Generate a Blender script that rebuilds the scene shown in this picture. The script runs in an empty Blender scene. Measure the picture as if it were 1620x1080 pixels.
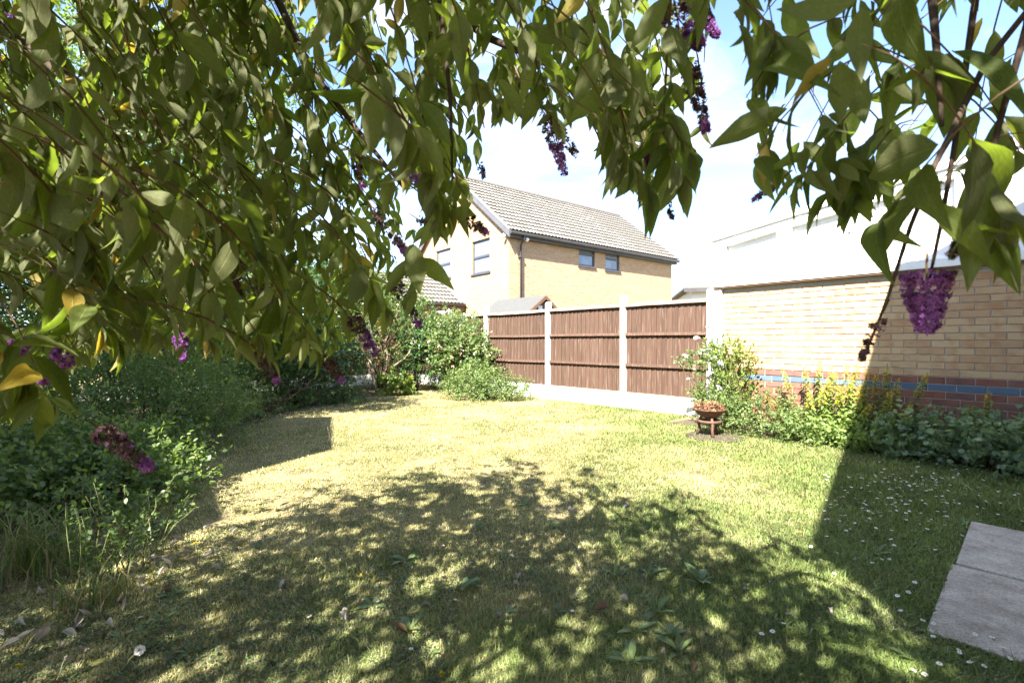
import bpy, math, random
import numpy as np
from mathutils import Vector, Matrix

scene = bpy.context.scene
col = scene.collection
R = math.radians
random.seed(7)
rng = np.random.default_rng(11)

# ------------------------------------------------------------------ camera, sky, sun, exposure
FPX, CX, CY, CAMH = 768.0, 810.0, 541.0, 1.25        # focal length and centre in photo pixels
cam_d = bpy.data.cameras.new('camera')
cam = bpy.data.objects.new('camera', cam_d)
col.objects.link(cam)
cam.location = (0, 0, CAMH)
cam.rotation_euler = (R(90), 0, 0)
cam_d.sensor_width = 36
cam_d.lens = FPX / 1620 * 36
cam_d.clip_start = 0.05
cam_d.clip_end = 2000
cam_d.dof.use_dof = True
cam_d.dof.focus_distance = 5.5
cam_d.dof.aperture_fstop = 6.3
scene.camera = cam

SUN_AZ, SUN_EL = 24.0, 46.0                          # the light travels towards this azimuth (from +Y to +X)
world = bpy.data.worlds.new('World')
scene.world = world
world.use_nodes = True
wn, wl = world.node_tree.nodes, world.node_tree.links
bg = wn['Background']
sky = wn.new('ShaderNodeTexSky')
sky.sky_type = 'NISHITA'
sky.sun_disc = False
sky.sun_elevation = R(SUN_EL)
sky.sun_rotation = R(SUN_AZ + 180)
sky.altitude = 50
sky.air_density = 0.75
sky.dust_density = 0.4
sky.ozone_density = 2.0
tc = wn.new('ShaderNodeTexCoord')
mp = wn.new('ShaderNodeMapping')
mp.inputs['Scale'].default_value = (1.0, 1.0, 2.6)
mp.inputs['Location'].default_value = (0.35, 0.1, 0.25)
nz = wn.new('ShaderNodeTexNoise')
nz.inputs['Scale'].default_value = 2.3
nz.inputs['Detail'].default_value = 9
nz.inputs['Roughness'].default_value = 0.58
nz.inputs['Distortion'].default_value = 0.5
rmp = wn.new('ShaderNodeValToRGB')
rmp.color_ramp.elements[0].position = 0.47
rmp.color_ramp.elements[1].position = 0.70
rmp.color_ramp.elements[1].color = (0.8, 0.8, 0.8, 1)
mx = wn.new('ShaderNodeMix')
mx.data_type = 'RGBA'
mx.inputs[7].default_value = (3.0, 3.15, 3.4, 1)
wl.new(tc.outputs['Generated'], mp.inputs[0])
wl.new(mp.outputs[0], nz.inputs['Vector'])
wl.new(nz.outputs['Fac'], rmp.inputs[0])
wl.new(rmp.outputs[0], mx.inputs[0])
wl.new(sky.outputs[0], mx.inputs[6])
wl.new(mx.outputs[2], bg.inputs[0])
bg.inputs[1].default_value = 0.07

sun_d = bpy.data.lights.new('sun', 'SUN')
sun_d.energy = 3.6
sun_d.angle = R(0.53)
sun_d.color = (1.0, 0.95, 0.86)
sun = bpy.data.objects.new('sun', sun_d)
col.objects.link(sun)
LDIR = Vector((math.sin(R(SUN_AZ)) * math.cos(R(SUN_EL)), math.cos(R(SUN_AZ)) * math.cos(R(SUN_EL)), -math.sin(R(SUN_EL))))
sun.rotation_euler = LDIR.to_track_quat('-Z', 'Y').to_euler()
sun.location = (-6, -12, 14)

scene.view_settings.view_transform = 'Standard'
scene.view_settings.look = 'None'
scene.view_settings.gamma = 1
scene.view_settings.use_curve_mapping = False
scene.view_settings.exposure = 3.2
scene.render.engine = 'CYCLES'
scene.cycles.max_bounces = 10
scene.cycles.diffuse_bounces = 8
scene.cycles.transmission_bounces = 10
scene.cycles.transparent_max_bounces = 4
scene.cycles.use_denoising = True

# ------------------------------------------------------------------ helpers
def unp(px, py, Z):
    """point in the world seen at photo pixel px,py at distance Z ahead"""
    return Vector(((px - CX) / FPX * Z, Z, CAMH + (CY - py) / FPX * Z))

def gnd(px, py):
    Z = CAMH * FPX / (py - CY)
    return ((px - CX) / FPX * Z, Z)

def pix(p):
    p = np.asarray(p)
    z = np.maximum(p[..., 1], 1e-3)
    return CX + p[..., 0] / z * FPX, CY - (p[..., 2] - CAMH) / z * FPX

def link(o, parent=None):
    col.objects.link(o)
    if parent is not None:
        o.parent = parent
    return o

def tag(o, label=None, cat=None, group=None, kind=None):
    if label: o['label'] = label
    if cat: o['category'] = cat
    if group: o['group'] = group
    if kind: o['kind'] = kind
    return o

def empty(name, loc, rotz=0.0):
    o = bpy.data.objects.new(name, None)
    o.empty_display_size = 0.1
    o.location = loc
    o.rotation_euler = (0, 0, rotz)
    return link(o)

def mesh_np(name, V, F, mat=None, tint=None, uv=None, colr=None, smooth=False):
    """V (n,3), F (m,k) of one face size"""
    me = bpy.data.meshes.new(name)
    V = np.ascontiguousarray(V, np.float32)
    F = np.ascontiguousarray(F, np.int32)
    n, (m, k) = len(V), F.shape
    me.vertices.add(n)
    me.vertices.foreach_set('co', V.ravel())
    me.loops.add(m * k)
    me.loops.foreach_set('vertex_index', F.ravel())
    me.polygons.add(m)
    me.polygons.foreach_set('loop_start', np.arange(m, dtype=np.int32) * k)
    me.polygons.foreach_set('loop_total', np.full(m, k, np.int32))
    if smooth:
        me.polygons.foreach_set('use_smooth', np.ones(m, bool))
    if tint is not None:
        a = me.attributes.new('tint', 'FLOAT', 'POINT')
        a.data.foreach_set('value', np.ascontiguousarray(tint, np.float32))
    if colr is not None:
        a = me.attributes.new('blade', 'FLOAT_COLOR', 'POINT')
        c4 = np.ones((n, 4), np.float32)
        c4[:, :3] = colr
        a.data.foreach_set('color', c4.ravel())
    if uv is not None:
        l = me.uv_layers.new(name='UVMap')
        l.data.foreach_set('uv', np.ascontiguousarray(uv[F.ravel()], np.float32).ravel())
    me.update(calc_edges=True)
    if mat: me.materials.append(mat)
    return me

class MB:
    """collects shapes into one mesh"""
    def __init__(s): s.v, s.f, s.sm = [], [], []
    def add(s, vs, fs, smooth=False):
        b = len(s.v)
        s.v += [tuple(v) for v in vs]
        s.f += [tuple(i + b for i in f) for f in fs]
        s.sm += [smooth] * len(fs)
    def box(s, x0, x1, y0, y1, z0, z1):
        s.hexa([(x0, y0, z0), (x1, y0, z0), (x1, y1, z0), (x0, y1, z0), (x0, y0, z1), (x1, y0, z1), (x1, y1, z1), (x0, y1, z1)])
    def hexa(s, v):
        s.add(v, [(0, 3, 2, 1), (4, 5, 6, 7), (0, 1, 5, 4), (1, 2, 6, 5), (2, 3, 7, 6), (3, 0, 4, 7)])
    def prism(s, poly, axis, a0, a1):
        """poly of 2-D points pushed along axis (0 x, 1 y, 2 z)"""
        def mk(p, a):
            q = list(p); q.insert(axis, a); return tuple(q)
        n = len(poly)
        vs = [mk(p, a0) for p in poly] + [mk(p, a1) for p in poly]
        s.add(vs, [tuple(range(n))[::-1], tuple(range(n, 2 * n))] + [(i, (i + 1) % n, n + (i + 1) % n, n + i) for i in range(n)])
    def tube(s, pts, rad, n=8, cap=True):
        pts = [Vector(p) for p in pts]
        if not hasattr(rad, '__len__'): rad = [rad] * len(pts)
        vs, fs = [], []
        prev = None
        for i, p in enumerate(pts):
            t = (pts[min(i + 1, len(pts) - 1)] - pts[max(i - 1, 0)]).normalized()
            if prev is None:
                a = t.orthogonal().normalized()
            else:
                a = (prev - t * prev.dot(t)).normalized()
            prev = a
            b = t.cross(a)
            for k in range(n):
                th = 2 * math.pi * k / n
                vs.append(p + (a * math.cos(th) + b * math.sin(th)) * rad[i])
        for i in range(len(pts) - 1):
            for k in range(n):
                fs.append((i * n + k, i * n + (k + 1) % n, (i + 1) * n + (k + 1) % n, (i + 1) * n + k))
        if cap:
            fs.append(tuple(range(n))[::-1])
            fs.append(tuple((len(pts) - 1) * n + k for k in range(n)))
        s.add(vs, fs, True)
    def lathe(s, prof, c=(0, 0, 0), n=24):
        vs, fs = [], []
        for r, z in prof:
            for k in range(n):
                th = 2 * math.pi * k / n
                vs.append((c[0] + r * math.cos(th), c[1] + r * math.sin(th), c[2] + z))
        for i in range(len(prof) - 1):
            for k in range(n):
                fs.append((i * n + k, i * n + (k + 1) % n, (i + 1) * n + (k + 1) % n, (i + 1) * n + k))
        s.add(vs, fs, True)
    def mesh(s, name, mat, bevel=0.0):
        me = bpy.data.meshes.new(name)
        me.from_pydata(s.v, [], s.f)
        me.polygons.foreach_set('use_smooth', np.array(s.sm, bool))
        me.update()
        if mat: me.materials.append(mat)
        return me
    def build(s, name, mat, parent=None, bevel=0.0):
        o = link(bpy.data.objects.new(name, s.mesh(name, mat)), parent)
        if bevel:
            m = o.modifiers.new('bevel', 'BEVEL'); m.width = bevel; m.segments = 2; m.limit_method = 'ANGLE'
        return o

def box(name, mat, parent, x0, x1, y0, y1, z0, z1, bevel=0.0):
    m = MB(); m.box(x0, x1, y0, y1, z0, z1)
    return m.build(name, mat, parent, bevel)

def place(name, me, parent=None, loc=(0, 0, 0), rot=(0, 0, 0), sc=(1, 1, 1)):
    o = bpy.data.objects.new(name, me)
    o.location = loc; o.rotation_euler = rot; o.scale = sc
    return link(o, parent)

def vnoise(x, y, scale, seed):
    r = np.random.default_rng(seed).random((64, 64))
    x = np.asarray(x) / scale + 1000; y = np.asarray(y) / scale + 1000
    xi, yi = np.floor(x).astype(int), np.floor(y).astype(int)
    fx, fy = x - xi, y - yi
    fx, fy = fx * fx * (3 - 2 * fx), fy * fy * (3 - 2 * fy)
    g = lambda a, b: r[a % 64, b % 64]
    return (g(xi, yi) * (1 - fx) + g(xi + 1, yi) * fx) * (1 - fy) + (g(xi, yi + 1) * (1 - fx) + g(xi + 1, yi + 1) * fx) * fy

# ------------------------------------------------------------------ materials
def newmat(name):
    m = bpy.data.materials.new(name)
    m.use_nodes = True
    nt = m.node_tree
    return m, nt.nodes, nt.links, nt.nodes['Principled BSDF']

def setp(p, rough=0.8, spec=0.3, metal=0.0):
    p.inputs['Roughness'].default_value = rough
    p.inputs['Specular IOR Level'].default_value = spec
    p.inputs['Metallic'].default_value = metal

def ramp(n, stops):
    r = n.new('ShaderNodeValToRGB')
    e = r.color_ramp.elements
    while len(e) < len(stops): e.new(0.5)
    for el, (p, c) in zip(e, stops):
        el.position = p
        el.color = (*c, 1)
    return r

def noise(n, l, scale, detail=4, rough=0.55, coord='Object', sc=(1, 1, 1), tcn=None):
    t = tcn or n.new('ShaderNodeTexCoord')
    m = n.new('ShaderNodeMapping')
    m.inputs['Scale'].default_value = sc
    z = n.new('ShaderNodeTexNoise')
    z.inputs['Scale'].default_value = scale
    z.inputs['Detail'].default_value = detail
    z.inputs['Roughness'].default_value = rough
    l.new(t.outputs[coord], m.inputs[0])
    l.new(m.outputs[0], z.inputs['Vector'])
    return z

def mixc(n, l, fac, a, b, blend='MIX'):
    m = n.new('ShaderNodeMix'); m.data_type = 'RGBA'; m.blend_type = blend
    for sock, v in ((m.inputs[0], fac), (m.inputs[6], a), (m.inputs[7], b)):
        if isinstance(v, bpy.types.NodeSocket): l.new(v, sock)
        elif isinstance(v, (int, float)): sock.default_value = v
        else: sock.default_value = (*v, 1)
    return m.outputs[2]

def bump(n, l, p, height, strength=0.4, dist=0.01):
    b = n.new('ShaderNodeBump')
    b.inputs['Strength'].default_value = strength
    b.inputs['Distance'].default_value = dist
    l.new(height, b.inputs['Height'])
    l.new(b.outputs[0], p.inputs['Normal'])
    return b

def plain(name, c1, c2, scale=6, rough=0.75, spec=0.3, bumpv=0.2, sc=(1, 1, 1), metal=0.0, detail=6, randv=0.0):
    m, n, l, p = newmat(name)
    setp(p, rough, spec, metal)
    z = noise(n, l, scale, detail, 0.6, sc=sc)
    r = ramp(n, [(0.3, c1), (0.7, c2)])
    l.new(z.outputs['Fac'], r.inputs[0])
    out = r.outputs[0]
    if randv:
        oi = n.new('ShaderNodeObjectInfo')
        mm = n.new('ShaderNodeMapRange')
        mm.inputs[3].default_value = 1 - randv; mm.inputs[4].default_value = 1 + randv
        l.new(oi.outputs['Random'], mm.inputs[0])
        hs = n.new('ShaderNodeHueSaturation')
        l.new(mm.outputs[0], hs.inputs['Value'])
        l.new(out, hs.inputs['Color'])
        out = hs.outputs[0]
    l.new(out, p.inputs['Base Color'])
    if bumpv: bump(n, l, p, z.outputs['Fac'], bumpv)
    return m

def brick_piece_mat(name, stops, smudge, sm_amt=0.5, fine=(0.9, 1.08)):
    """one brick, colour by object and by a smudge over its face"""
    m, n, l, p = newmat(name)
    setp(p, 0.85, 0.2)
    oi = n.new('ShaderNodeObjectInfo')
    r = ramp(n, stops)
    l.new(oi.outputs['Random'], r.inputs[0])
    t = n.new('ShaderNodeTexCoord')
    ad = n.new('ShaderNodeVectorMath'); ad.operation = 'ADD'
    l.new(t.outputs['Object'], ad.inputs[0])
    l.new(oi.outputs['Location'], ad.inputs[1])
    z = n.new('ShaderNodeTexNoise'); z.inputs['Scale'].default_value = 9; z.inputs['Detail'].default_value = 3
    l.new(ad.outputs[0], z.inputs['Vector'])
    sr = ramp(n, [(0.48, (0, 0, 0)), (0.68, (1, 1, 1))])
    l.new(z.outputs['Fac'], sr.inputs[0])
    ml = n.new('ShaderNodeMath'); ml.operation = 'MULTIPLY'; ml.inputs[1].default_value = sm_amt
    l.new(sr.outputs[0], ml.inputs[0])
    c = mixc(n, l, ml.outputs[0], r.outputs[0], smudge)
    z2 = n.new('ShaderNodeTexNoise'); z2.inputs['Scale'].default_value = 160; z2.inputs['Detail'].default_value = 4
    l.new(ad.outputs[0], z2.inputs['Vector'])
    r2 = ramp(n, [(0.3, (fine[0],) * 3), (0.7, (fine[1],) * 3)])
    l.new(z2.outputs['Fac'], r2.inputs[0])
    c = mixc(n, l, 1.0, c, r2.outputs[0], 'MULTIPLY')
    l.new(c, p.inputs['Base Color'])
    bump(n, l, p, z2.outputs['Fac'], 0.35, 0.004)
    return m

def brick_wall_mat(name, cols, mortar, w=0.225, h=0.075, axis='x'):
    """brickwork too far off to tell the bricks apart"""
    m, n, l, p = newmat(name)
    setp(p, 0.88, 0.2)
    t = n.new('ShaderNodeTexCoord')
    sx = n.new('ShaderNodeSeparateXYZ'); cx = n.new('ShaderNodeCombineXYZ')
    l.new(t.outputs['Object'], sx.inputs[0])
    su = n.new('ShaderNodeMath'); su.operation = 'ADD'
    l.new(sx.outputs[0], su.inputs[0]); l.new(sx.outputs[1], su.inputs[1])
    l.new(su.outputs[0], cx.inputs[0]); l.new(sx.outputs[2], cx.inputs[1])
    b = n.new('ShaderNodeTexBrick')
    b.inputs['Scale'].default_value = 1.0
    b.inputs['Brick Width'].default_value = w
    b.inputs['Row Height'].default_value = h
    b.inputs['Mortar Size'].default_value = 0.006
    b.inputs['Mortar Smooth'].default_value = 0.2
    b.inputs['Bias'].default_value = 0.0
    b.inputs['Color1'].default_value = (*cols[0], 1)
    b.inputs['Color2'].default_value = (*cols[1], 1)
    b.inputs['Mortar'].default_value = (*mortar, 1)
    l.new(cx.outputs[0], b.inputs['Vector'])
    z = noise(n, l, 5.0, 5, 0.65, sc=(1, 1, 2.5), tcn=t)
    r = ramp(n, [(0.3, (0.82, 0.8, 0.76)), (0.7, (1.1, 1.08, 1.05))])
    l.new(z.outputs['Fac'], r.inputs[0])
    c = mixc(n, l, 1.0, b.outputs['Color'], r.outputs[0], 'MULTIPLY')
    z3 = noise(n, l, 2.2, 2, 0.5, sc=(1, 1, 3), tcn=t)
    r3 = ramp(n, [(0.57, (0, 0, 0)), (0.7, (1, 1, 1))])
    l.new(z3.outputs['Fac'], r3.inputs[0])
    ml = n.new('ShaderNodeMath'); ml.operation = 'MULTIPLY'; ml.inputs[1].default_value = 0.35
    l.new(r3.outputs[0], ml.inputs[0])
    c = mixc(n, l, ml.outputs[0], c, cols[2])
    l.new(c, p.inputs['Base Color'])
    iv = n.new('ShaderNodeMath'); iv.operation = 'SUBTRACT'; iv.inputs[0].default_value = 1
    l.new(b.outputs['Fac'], iv.inputs[1])
    bump(n, l, p, iv.outputs[0], 0.6, 0.006)
    return m

def leaf_mat(name, dark, mid, light, under=None, trans=None, tfac=0.35, rough=0.5, spec=0.35, veins=False):
    m, n, l, p = newmat(name)
    setp(p, rough, spec)
    at = n.new('ShaderNodeAttribute'); at.attribute_name = 'tint'
    r = ramp(n, [(0.0, dark), (0.5, mid), (1.0, light)])
    l.new(at.outputs['Fac'], r.inputs[0])
    c = r.outputs[0]
    tcol = mixc(n, l, 1.0, c, trans or (2.2, 2.4, 1.1), 'MULTIPLY')
    if under:
        g = n.new('ShaderNodeNewGeometry')
        ud = mixc(n, l, 0.35, under, c)
        c = mixc(n, l, g.outputs['Backfacing'], c, ud)
    if veins:
        uv = n.new('ShaderNodeTexCoord')
        s = n.new('ShaderNodeSeparateXYZ')
        l.new(uv.outputs['UV'], s.inputs[0])
        ab = n.new('ShaderNodeMath'); ab.operation = 'ABSOLUTE'
        l.new(s.outputs[1], ab.inputs[0])
        mr = ramp(n, [(0.03, (1, 1, 1)), (0.09, (0, 0, 0))])
        l.new(ab.outputs[0], mr.inputs[0])
        # side veins: u*16 - |v|*5
        a1 = n.new('ShaderNodeMath'); a1.operation = 'MULTIPLY'; a1.inputs[1].default_value = 13
        l.new(s.outputs[0], a1.inputs[0])
        a2 = n.new('ShaderNodeMath'); a2.operation = 'MULTIPLY_ADD'; a2.inputs[1].default_value = -3.2
        l.new(ab.outputs[0], a2.inputs[0]); l.new(a1.outputs[0], a2.inputs[2])
        fr = n.new('ShaderNodeMath'); fr.operation = 'FRACT'
        l.new(a2.outputs[0], fr.inputs[0])
        vr = ramp(n, [(0.0, (0.55,) * 3), (0.1, (0, 0, 0)), (0.9, (0, 0, 0)), (1.0, (0.55,) * 3)])
        l.new(fr.outputs[0], vr.inputs[0])
        mxm = n.new('ShaderNodeMath'); mxm.operation = 'MAXIMUM'
        l.new(mr.outputs[0], mxm.inputs[0]); l.new(vr.outputs[0], mxm.inputs[1])
        hm = n.new('ShaderNodeMath'); hm.operation = 'MULTIPLY'; hm.inputs[1].default_value = 0.45
        l.new(mxm.outputs[0], hm.inputs[0])
        c = mixc(n, l, hm.outputs[0], c, (0.20, 0.22, 0.10))
        z = noise(n, l, 14, 4, 0.6, 'UV')
        zr = ramp(n, [(0.35, (0.72, 0.74, 0.7)), (0.65, (1.12, 1.1, 1.1))])
        l.new(z.outputs['Fac'], zr.inputs[0])
        c = mixc(n, l, 1.0, c, zr.outputs[0], 'MULTIPLY')
        tcol = mixc(n, l, 1.0, tcol, zr.outputs[0], 'MULTIPLY')
        z5 = noise(n, l, 5, 3, 0.7, 'UV')
        sp = ramp(n, [(0.68, (0, 0, 0)), (0.74, (1, 1, 1))])
        l.new(z5.outputs['Fac'], sp.inputs[0])
        c = mixc(n, l, sp.outputs[0], c, (0.10, 0.06, 0.02))
        bump(n, l, p, mxm.outputs[0], 0.35, 0.002)
    l.new(c, p.inputs['Base Color'])
    tr = n.new('ShaderNodeBsdfTranslucent')
    l.new(tcol, tr.inputs[0])
    ms = n.new('ShaderNodeMixShader')
    ms.inputs[0].default_value = tfac
    l.new(p.outputs[0], ms.inputs[1]); l.new(tr.outputs[0], ms.inputs[2])
    l.new(ms.outputs[0], n['Material Output'].inputs[0])
    return m

def glass_mat(name):
    m, n, l, p = newmat(name)
    setp(p, 0.03, 0.8)
    z = noise(n, l, 1.5, 2)
    r = ramp(n, [(0.3, (0.10, 0.12, 0.16)), (0.7, (0.2, 0.23, 0.28))])
    l.new(z.outputs['Fac'], r.inputs[0])
    l.new(r.outputs[0], p.inputs['Base Color'])
    return m

M = {}
M['buff'] = brick_piece_mat('buff_brick', [(0, (0.39, 0.245, 0.14)), (0.3, (0.45, 0.315, 0.18)), (0.7, (0.48, 0.345, 0.205)), (1, (0.41, 0.25, 0.135))], (0.30, 0.14, 0.06), 0.6)
M['red'] = brick_piece_mat('red_brick', [(0, (0.17, 0.075, 0.055)), (0.4, (0.24, 0.095, 0.065)), (0.75, (0.15, 0.08, 0.07)), (1, (0.26, 0.12, 0.085))], (0.09, 0.05, 0.045), 0.6)
M['blue'] = brick_piece_mat('blue_brick', [(0, (0.075, 0.115, 0.175)), (1, (0.095, 0.14, 0.20))], (0.06, 0.085, 0.13), 0.4)
M['mortar'] = plain('mortar', (0.36, 0.33, 0.29), (0.46, 0.43, 0.39), 40, 0.95, 0.1, 0.5)
M['house_brick'] = brick_wall_mat('house_brick', [(0.32, 0.205, 0.118), (0.37, 0.255, 0.158), (0.29, 0.165, 0.088)], (0.37, 0.31, 0.25))
M['own_brick'] = brick_wall_mat('near_house_brick', [(0.36, 0.26, 0.15), (0.42, 0.31, 0.18), (0.26, 0.15, 0.08)], (0.4, 0.36, 0.3))
M['ext_brick'] = brick_wall_mat('extension_brick', [(0.36, 0.17, 0.06), (0.44, 0.23, 0.09), (0.28, 0.12, 0.05)], (0.4, 0.33, 0.25))
M['white'] = plain('white_paint', (0.74, 0.74, 0.73), (0.82, 0.82, 0.81), 9, 0.45, 0.4, 0.05)
M['white_board'] = plain('white_board', (0.72, 0.73, 0.74), (0.80, 0.80, 0.80), 5, 0.4, 0.4, 0.08, sc=(6, 6, 0.6))
M['concrete_post'] = plain('pale_concrete', (0.55, 0.54, 0.50), (0.68, 0.67, 0.63), 14, 0.9, 0.15, 0.3)
def slab_mat():
    m, n, l, p = newmat('slab_concrete')
    setp(p, 0.92, 0.12)
    t = n.new('ShaderNodeTexCoord')
    z1 = noise(n, l, 6, 8, 0.65, tcn=t); r1 = ramp(n, [(0.32, (0.29, 0.25, 0.205)), (0.5, (0.43, 0.385, 0.325)), (0.68, (0.54, 0.49, 0.425))])
    l.new(z1.outputs['Fac'], r1.inputs[0])
    z2 = noise(n, l, 120, 6, 0.75, tcn=t); r2 = ramp(n, [(0.34, (0.55, 0.54, 0.52)), (0.62, (1.12, 1.12, 1.1))])
    l.new(z2.outputs['Fac'], r2.inputs[0])
    c = mixc(n, l, 1.0, r1.outputs[0], r2.outputs[0], 'MULTIPLY')
    z3 = noise(n, l, 17, 5, 0.7, tcn=t); r3 = ramp(n, [(0.58, (0, 0, 0)), (0.66, (0.5, 0.5, 0.5))])
    l.new(z3.outputs['Fac'], r3.inputs[0])
    c = mixc(n, l, r3.outputs[0], c, (0.15, 0.13, 0.10))
    l.new(c, p.inputs['Base Color'])
    bump(n, l, p, z2.outputs['Fac'], 0.5, 0.006)
    return m
M['slab'] = slab_mat()
M['tile'] = plain('roof_tile', (0.088, 0.081, 0.072), (0.125, 0.116, 0.104), 9, 0.85, 0.2, 0.3, randv=0.14)
M['tile_under'] = plain('roof_under', (0.16, 0.15, 0.14), (0.22, 0.2, 0.19), 9, 0.9, 0.2, 0.2)
M['verge'] = plain('verge_mortar', (0.15, 0.147, 0.145), (0.2, 0.197, 0.194), 12, 0.9, 0.2, 0.3)
M['lead'] = plain('lead_flashing', (0.2, 0.205, 0.215), (0.27, 0.275, 0.285), 12, 0.5, 0.4, 0.2)
M['grey_trim'] = plain('grey_trim', (0.075, 0.073, 0.08), (0.10, 0.098, 0.105), 4, 0.5, 0.4, 0.05)
M['dark_trim'] = plain('dark_trim', (0.035, 0.032, 0.035), (0.055, 0.05, 0.05), 4, 0.45, 0.4, 0.05)
M['brown_trim'] = plain('brown_trim', (0.10, 0.055, 0.035), (0.15, 0.085, 0.05), 4, 0.6, 0.3, 0.1, sc=(8, 8, 1))
M['window_frame'] = plain('window_frame', (0.045, 0.045, 0.055), (0.065, 0.065, 0.075), 4, 0.45, 0.4, 0.03)
M['glass'] = glass_mat('window_glass')
M['felt'] = plain('roof_felt', (0.05, 0.05, 0.05), (0.10, 0.10, 0.097), 45, 0.95, 0.15, 0.6)
M['rust'] = plain('rusty_iron', (0.075, 0.04, 0.03), (0.15, 0.08, 0.055), 22, 0.7, 0.4, 0.4, metal=0.3)
M['soil'] = plain('soil', (0.045, 0.032, 0.022), (0.13, 0.10, 0.07), 28, 0.97, 0.1, 0.9, detail=10)
M['bark'] = plain('bark', (0.03, 0.02, 0.014), (0.07, 0.046, 0.032), 20, 0.9, 0.2, 0.6, sc=(3, 3, 0.6))
M['pale_bark'] = plain('pale_bark', (0.14, 0.11, 0.075), (0.24, 0.195, 0.14), 20, 0.9, 0.2, 0.5, sc=(3, 3, 0.6))
M['twig'] = plain('twig', (0.06, 0.035, 0.02), (0.13, 0.085, 0.045), 30, 0.85, 0.2, 0.3)
M['green_stem'] = plain('green_stem', (0.09, 0.10, 0.03), (0.15, 0.16, 0.06), 20, 0.7, 0.3, 0.1)
M['render_wall'] = plain('pale_render', (0.62, 0.6, 0.57), (0.7, 0.68, 0.65), 3, 0.9, 0.2, 0.1)

def fence_mat():
    m, n, l, p = newmat('brown_fence_wood')
    setp(p, 0.85, 0.2)
    t = n.new('ShaderNodeTexCoord')
    oi = n.new('ShaderNodeObjectInfo')
    sc = n.new('ShaderNodeVectorMath'); sc.operation = 'SCALE'; sc.inputs[3].default_value = 37
    cb = n.new('ShaderNodeCombineXYZ')
    l.new(oi.outputs['Random'], cb.inputs[0]); l.new(oi.outputs['Random'], cb.inputs[2])
    l.new(cb.outputs[0], sc.inputs[0])
    ad = n.new('ShaderNodeVectorMath'); ad.operation = 'ADD'
    l.new(t.outputs['Object'], ad.inputs[0]); l.new(sc.outputs[0], ad.inputs[1])
    def nz(scale, s, d=4):
        mpn = n.new('ShaderNodeMapping'); mpn.inputs['Scale'].default_value = s
        z = n.new('ShaderNodeTexNoise'); z.inputs['Scale'].default_value = scale; z.inputs['Detail'].default_value = d
        l.new(ad.outputs[0], mpn.inputs[0]); l.new(mpn.outputs[0], z.inputs['Vector'])
        return z
    g = nz(30, (3, 3, 0.12))
    r = ramp(n, [(0.25, (0.062, 0.036, 0.025)), (0.75, (0.092, 0.055, 0.039))])
    l.new(g.outputs['Fac'], r.inputs[0])
    mm = n.new('ShaderNodeMapRange'); mm.inputs[3].default_value = 0.88; mm.inputs[4].default_value = 1.12
    l.new(oi.outputs['Random'], mm.inputs[0])
    hs = n.new('ShaderNodeHueSaturation'); l.new(mm.outputs[0], hs.inputs['Value']); l.new(r.outputs[0], hs.inputs['Color'])
    # pale weathered streaks where the stain has gone
    w = nz(26, (2.6, 2.6, 0.16), 8)
    wr = ramp(n, [(0.56, (0, 0, 0)), (0.70, (1, 1, 1))])
    l.new(w.outputs['Fac'], wr.inputs[0])
    w2 = n.new('ShaderNodeMath'); w2.operation = 'MULTIPLY'; w2.inputs[1].default_value = 0.26
    l.new(wr.outputs[0], w2.inputs[0])
    c = mixc(n, l, w2.outputs[0], hs.outputs[0], (0.40, 0.33, 0.28))
    l.new(c, p.inputs['Base Color'])
    bump(n, l, p, g.outputs['Fac'], 0.4, 0.004)
    return m
M['fence'] = fence_mat()
M['fence_cap'] = plain('weathered_wood', (0.10, 0.062, 0.046), (0.34, 0.28, 0.24), 7, 0.9, 0.2, 0.4, sc=(0.5, 4, 4), detail=8)

M['bud'] = leaf_mat('buddleia_leaf', (0.05, 0.07, 0.018), (0.075, 0.10, 0.026), (0.11, 0.135, 0.034), under=(0.15, 0.148, 0.082), trans=(3.2, 3.3, 1.1), tfac=0.5, veins=True, rough=0.7, spec=0.18)
M['bud_yellow'] = leaf_mat('yellowed_leaf', (0.26, 0.19, 0.03), (0.34, 0.26, 0.04), (0.4, 0.32, 0.06), under=(0.33, 0.28, 0.1), trans=(1.7, 1.6, 1.0), tfac=0.4, veins=True)
M['hedge'] = leaf_mat('hedge_leaf', (0.055, 0.09, 0.026), (0.088, 0.135, 0.04), (0.17, 0.21, 0.06), tfac=0.4, rough=0.42, spec=0.45)
M['glossy'] = leaf_mat('glossy_leaf', (0.03, 0.065, 0.02), (0.045, 0.09, 0.028), (0.08, 0.135, 0.036), tfac=0.28, rough=0.33, spec=0.55)
M['lime'] = leaf_mat('lime_leaf', (0.07, 0.11, 0.022), (0.12, 0.165, 0.035), (0.2, 0.22, 0.06), tfac=0.35)
M['tree_leaf'] = leaf_mat('tree_leaf', (0.05, 0.09, 0.02), (0.10, 0.14, 0.03), (0.19, 0.21, 0.05), tfac=0.4)
M['rose_leaf'] = leaf_mat('rose_leaf', (0.05, 0.09, 0.025), (0.10, 0.15, 0.045), (0.20, 0.22, 0.09), tfac=0.3)
M['pinkish'] = leaf_mat('pink_bloom', (0.38, 0.22, 0.18), (0.48, 0.32, 0.26), (0.55, 0.45, 0.36), tfac=0.3, rough=0.7)
M['mantle'] = leaf_mat('mantle_leaf', (0.11, 0.165, 0.10), (0.17, 0.235, 0.14), (0.25, 0.31, 0.17), tfac=0.3, rough=0.6)
M['loose'] = leaf_mat('loosestrife_leaf', (0.075, 0.125, 0.03), (0.135, 0.19, 0.05), (0.21, 0.26, 0.085), tfac=0.35)
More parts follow.
